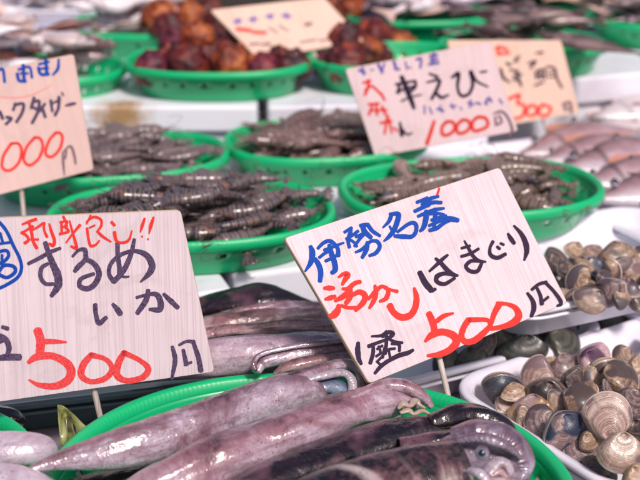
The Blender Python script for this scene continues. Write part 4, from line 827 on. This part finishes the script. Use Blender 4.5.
def make_fish(kind,L_,hh,label,group,loc,rot,cat='fish'):
    o=empty('fish',loc,(R(rot[0]),R(rot[1]),R(rot[2])),label,cat,group); n=36;rings=[]
    for i in range(n):
        t=i/(n-1); g=(math.sin(PI*min(1,t*1.02)**.62)**.75) if t<.98 else 0
        prof=spline([(0,.05),(.05,.42),(.15,.80),(.32,1.),(.55,.86),(.75,.50),(.88,.22),(1.,.17)],n)[i][1]
        h_=hh*.5*prof; th=hh*.24*(prof**.8) if t<.9 else hh*.24*prof*.6
        rings.append([Vector((t*L_,-math.cos(u)*h_,math.sin(u)*th)) for u in [2*PI*j/24 for j in range(24)]])
    obj('body',loft(rings,True,True),FM[kind],o)
    def flat_(nm,pts,z=0.,par=o):
        c=sum((Vector(p) for p in pts),Vector((0,0)))/len(pts); th=.0008
        V=[Vector((x,y,z+th)) for x,y in pts]+[Vector((x,y,z-th)) for x,y in pts]; k=len(pts)
        F_=[tuple(range(k)),tuple(range(2*k-1,k-1,-1))]+[(i,i+k,(i+1)%k+k,(i+1)%k) for i in range(k)]
        return obj(nm,(V,F_,[(0,0)]*len(V)),FIN[kind],par,False)
    flat_('tail_fin',[(L_*.97,-hh*.08),(L_*1.20,-hh*.42),(L_*1.14,-hh*.02),(L_*1.20,hh*.42),(L_*.97,hh*.08)])
    flat_('dorsal_fin',[(L_*.28,hh*.47),(L_*.33,hh*.62),(L_*.5,hh*.58),(L_*.72,hh*.42),(L_*.80,hh*.20),(L_*.6,hh*.36)])
    flat_('pectoral_fin',[(L_*.27,-hh*.1),(L_*.38,-hh*.20),(L_*.42,-hh*.17),(L_*.40,-hh*.10),(L_*.30,-hh*.04)],hh*.235).data.materials[0]=FIN['soft']
    e=Vector((L_*.105,hh*.10,hh*.15)); r=hh*.065
    for nm,rad,dz,mt in (('eye',r,0,EYEW),('pupil',r*.78,r*.42,EYEB)):
        rg=[[e+Vector((math.sin(PI*a/8)*rad*math.cos(2*PI*b/16),math.sin(PI*a/8)*rad*math.sin(2*PI*b/16),dz+math.cos(PI*a/8)*rad*.7)) for b in range(16)] for a in range(9)]
        if nm=='eye': eo=obj(nm,loft(rg),mt,o)
        else: obj(nm,loft(rg),mt,eo)
    return o
tray(.435,1.165,0.0,.43,.40,24,.050,'large white foam tray of sea bream at the right',r=.012,lip=.014,wall=.004,slope=.012)
def fish_at(kind,px,py,z,L_,hh,yaw,label,group,roll=0,tip=0,cat='fish'):
    return make_fish(kind,L_,hh,label,group,at(px,py,z),(roll,tip,yaw),cat)
GB='sea bream in the white tray'
fish_at('bream',519,155,.046,.22,.078,26,'sea bream furthest back in the white tray, head at the left',GB,18)
fish_at('bream',554,172,.050,.23,.082,20,'middle sea bream with a dark head in the white tray',GB,20)
fish_at('bream',594,200,.050,.23,.078,20,'front sea bream in the white tray beside the foam edge',GB,20)
fish_at('pale',560,132,.045,.20,.070,20,'pale fish with orange fins behind the sea bream',GB,12)
fish_at('pale',600,150,.060,.20,.070,15,'pale fish lying across the sea bream at the right',GB,12)
fish_at('bream',625,218,.035,.20,.08,10,'sea bream at the right edge nearest the clams',GB,18)
fish_at('bream',575,186,.056,.20,.060,22,'slim sea bream squeezed between the middle and the front one',GB,22)
fish_at('bream',536,163,.056,.20,.055,28,'slim sea bream between the two back ones',GB,22)
fish_at('pale',615,170,.062,.19,.055,18,'slim silvery fish over the middle sea bream at the right edge',GB,14)
fish_at('pale',540,146,.05,.20,.05,28,'slim pale fish behind the furthest sea bream',GB,14)
fish_at('pale',590,118,.060,.20,.065,25,'pale fish at the back right of the white tray',GB,12)
basket(.252,1.430,.10,.104,.076,14,.036,'bright green basket right behind the salmon pink sign')
basket(.135,1.640,.10,.100,.08,4,.036,'green basket of violet fish above the 1000 yen sign')
basket(.300,1.76,.10,.11,.085,4,.036,'green basket of grey fish at the back centre')
basket(.500,1.620,.10,.125,.085,16,.036,'green basket of violet fish at the top right')
basket(.44,1.86,.10,.10,.07,8,.036,'small green basket far back at the top right')
GF='mixed fish at the back of the stall'
fr=random.Random(5)
def pile(kind,cx,cy,z,num,L_,hh,spread,where,yaw0,cols=None):
    adj=['small','plump','slender','upturned','flat','bent','shiny','short']
    for i in range(num):
        k=kind if isinstance(kind,str) else kind[i%len(kind)]
        t=fr.random()*2*PI; rr=math.sqrt(fr.random()); ya=yaw0+fr.gauss(0,30)+(180 if i%2 else 0)
        x=cx+math.cos(t)*rr*spread[0]; y=cy+math.sin(t)*rr*spread[1]; s=fr.uniform(.8,1.15)
        L2=L_*s; x-=math.cos(R(ya))*L2*.5; y-=math.sin(R(ya))*L2*.5
        make_fish(k,L2,hh*s,where,where_group(where),(x,y,z+.014+.0028*i+.012*(1-rr)),(fr.uniform(-25,40),fr.uniform(-8,8),ya))
def where_group(w_): return w_.split(' heaped ')[-1] if ' heaped ' in w_ else w_
pile(['violet','pale','violet'],.135,1.64,.112,22,.095,.044,(.075,.06),'violet grey fish heaped in the basket above the 1000 yen sign',20)
pile(['dark'],.25,1.43,.110,16,.09,.038,(.07,.05),'dark fish heaped in the basket behind the salmon pink sign',160)
pile(['dark','violet','dark'],.300,1.76,.112,22,.10,.045,(.085,.06),'grey brown fish heaped in the back centre basket',10)
pile(['violet','dark','violet','pale'],.500,1.62,.112,26,.10,.045,(.10,.06),'violet fish heaped in the top right basket',20)
pile(['violet','dark'],.44,1.86,.108,6,.11,.04,(.05,.03),'small dark fish heaped in the far right basket',20)
pile(['pale','pale','bream'],-.325,1.335,.104,20,.075,.036,(.075,.05),'pale pink fish heaped in the basket beside the sea squirts',10)
pile(['pale','pale'],-.255,1.56,.110,20,.08,.038,(.08,.055),'white fish heaped in the back left basket',10)
fish_at('dark',530,32,.150,.17,.032,-52,'long brown fish lying across the baskets behind the salmon pink sign','single fish',10)
tray(-.50,1.42,.087,.34,.26,8,.03,'white foam tray of pale fish at the far left')
tray(-.44,1.77,.10,.36,.17,0,.03,'white foam tray of silver fish at the back left corner')
pile(['pale','silver','pale','bream'],-.47,1.42,.092,16,.12,.045,(.12,.09),'pale fish heaped in the far left foam tray',0)
pile(['silver','pale'],-.44,1.77,.102,14,.11,.045,(.13,.05),'silver fish heaped in the back left foam tray',0)
tray(-.31,1.76,.10,.17,.14,0,.03,'small empty white foam tray in the dark at the back left')
def fillet(px,py,z,L_,w_,rot,label):
    m=M('salmon_flesh',.3,.5,sss=.1); ob=m.coord(); f=m.noise(ob,60,3,dist=1.5); m.base(m.ramp(f,[(.35,(.62,.13,.05)),(.7,(.75,.30,.18))])); m.bump(f,.3,.001)
    p=at(px,py,z); o=obj('salmon_fillet',tube([(-L_/2,0,0,w_*.3),(-L_*.3,0,0,w_*.5),(L_*.1,0,.002,w_*.52),(L_*.4,0,0,w_*.3),(L_/2,0,0,w_*.08)],24,20,flat=.35,wob=.06),m.m); o.location=p; o.rotation_euler=(0,0,R(rot)); tag(o,label,'fillet'); return o
fillet(-4,54,.135,.10,.05,20,'orange salmon fillet at the left edge under the pink card')
# stain on the foam box: a brown leaking block
# card and blue crate at the top right
o=obj('paper_sheet',loft([[Vector((-.10+.2*i/10,-.05+.1*j/6,.006*math.sin(i*.8)+.004*math.sin(j))) for j in range(7)] for i in range(11)],closed=False),plain('beige_paper',(.62,.42,.30),.6,0,.15,20),None,True,solid=.001)
o.scale=(.62,.5,1); o.location=at(588,-6,.155); o.rotation_euler=(R(25),0,R(-14)); tag(o,'beige wrinkled paper lying on the fish at the top right','paper')
bc=empty('crate',(.62,1.80,.10),(0,0,R(12)),'blue plastic crate at the top right corner','crate'); BLUE=plain('blue_plastic',(.02,.16,.42),.35,.2,.2,20)
lbox('crate_floor',(-.12,.12,-.08,.08,0,.006),BLUE,bc,0,.001)
for b_ in ((-.12,.12,-.086,-.080,0,.07),(-.12,.12,.080,.086,0,.07),(-.126,-.12,-.08,.08,0,.07),(.12,.126,-.08,.08,0,.07)): lbox('side_wall',b_,BLUE,bc,0,.001)
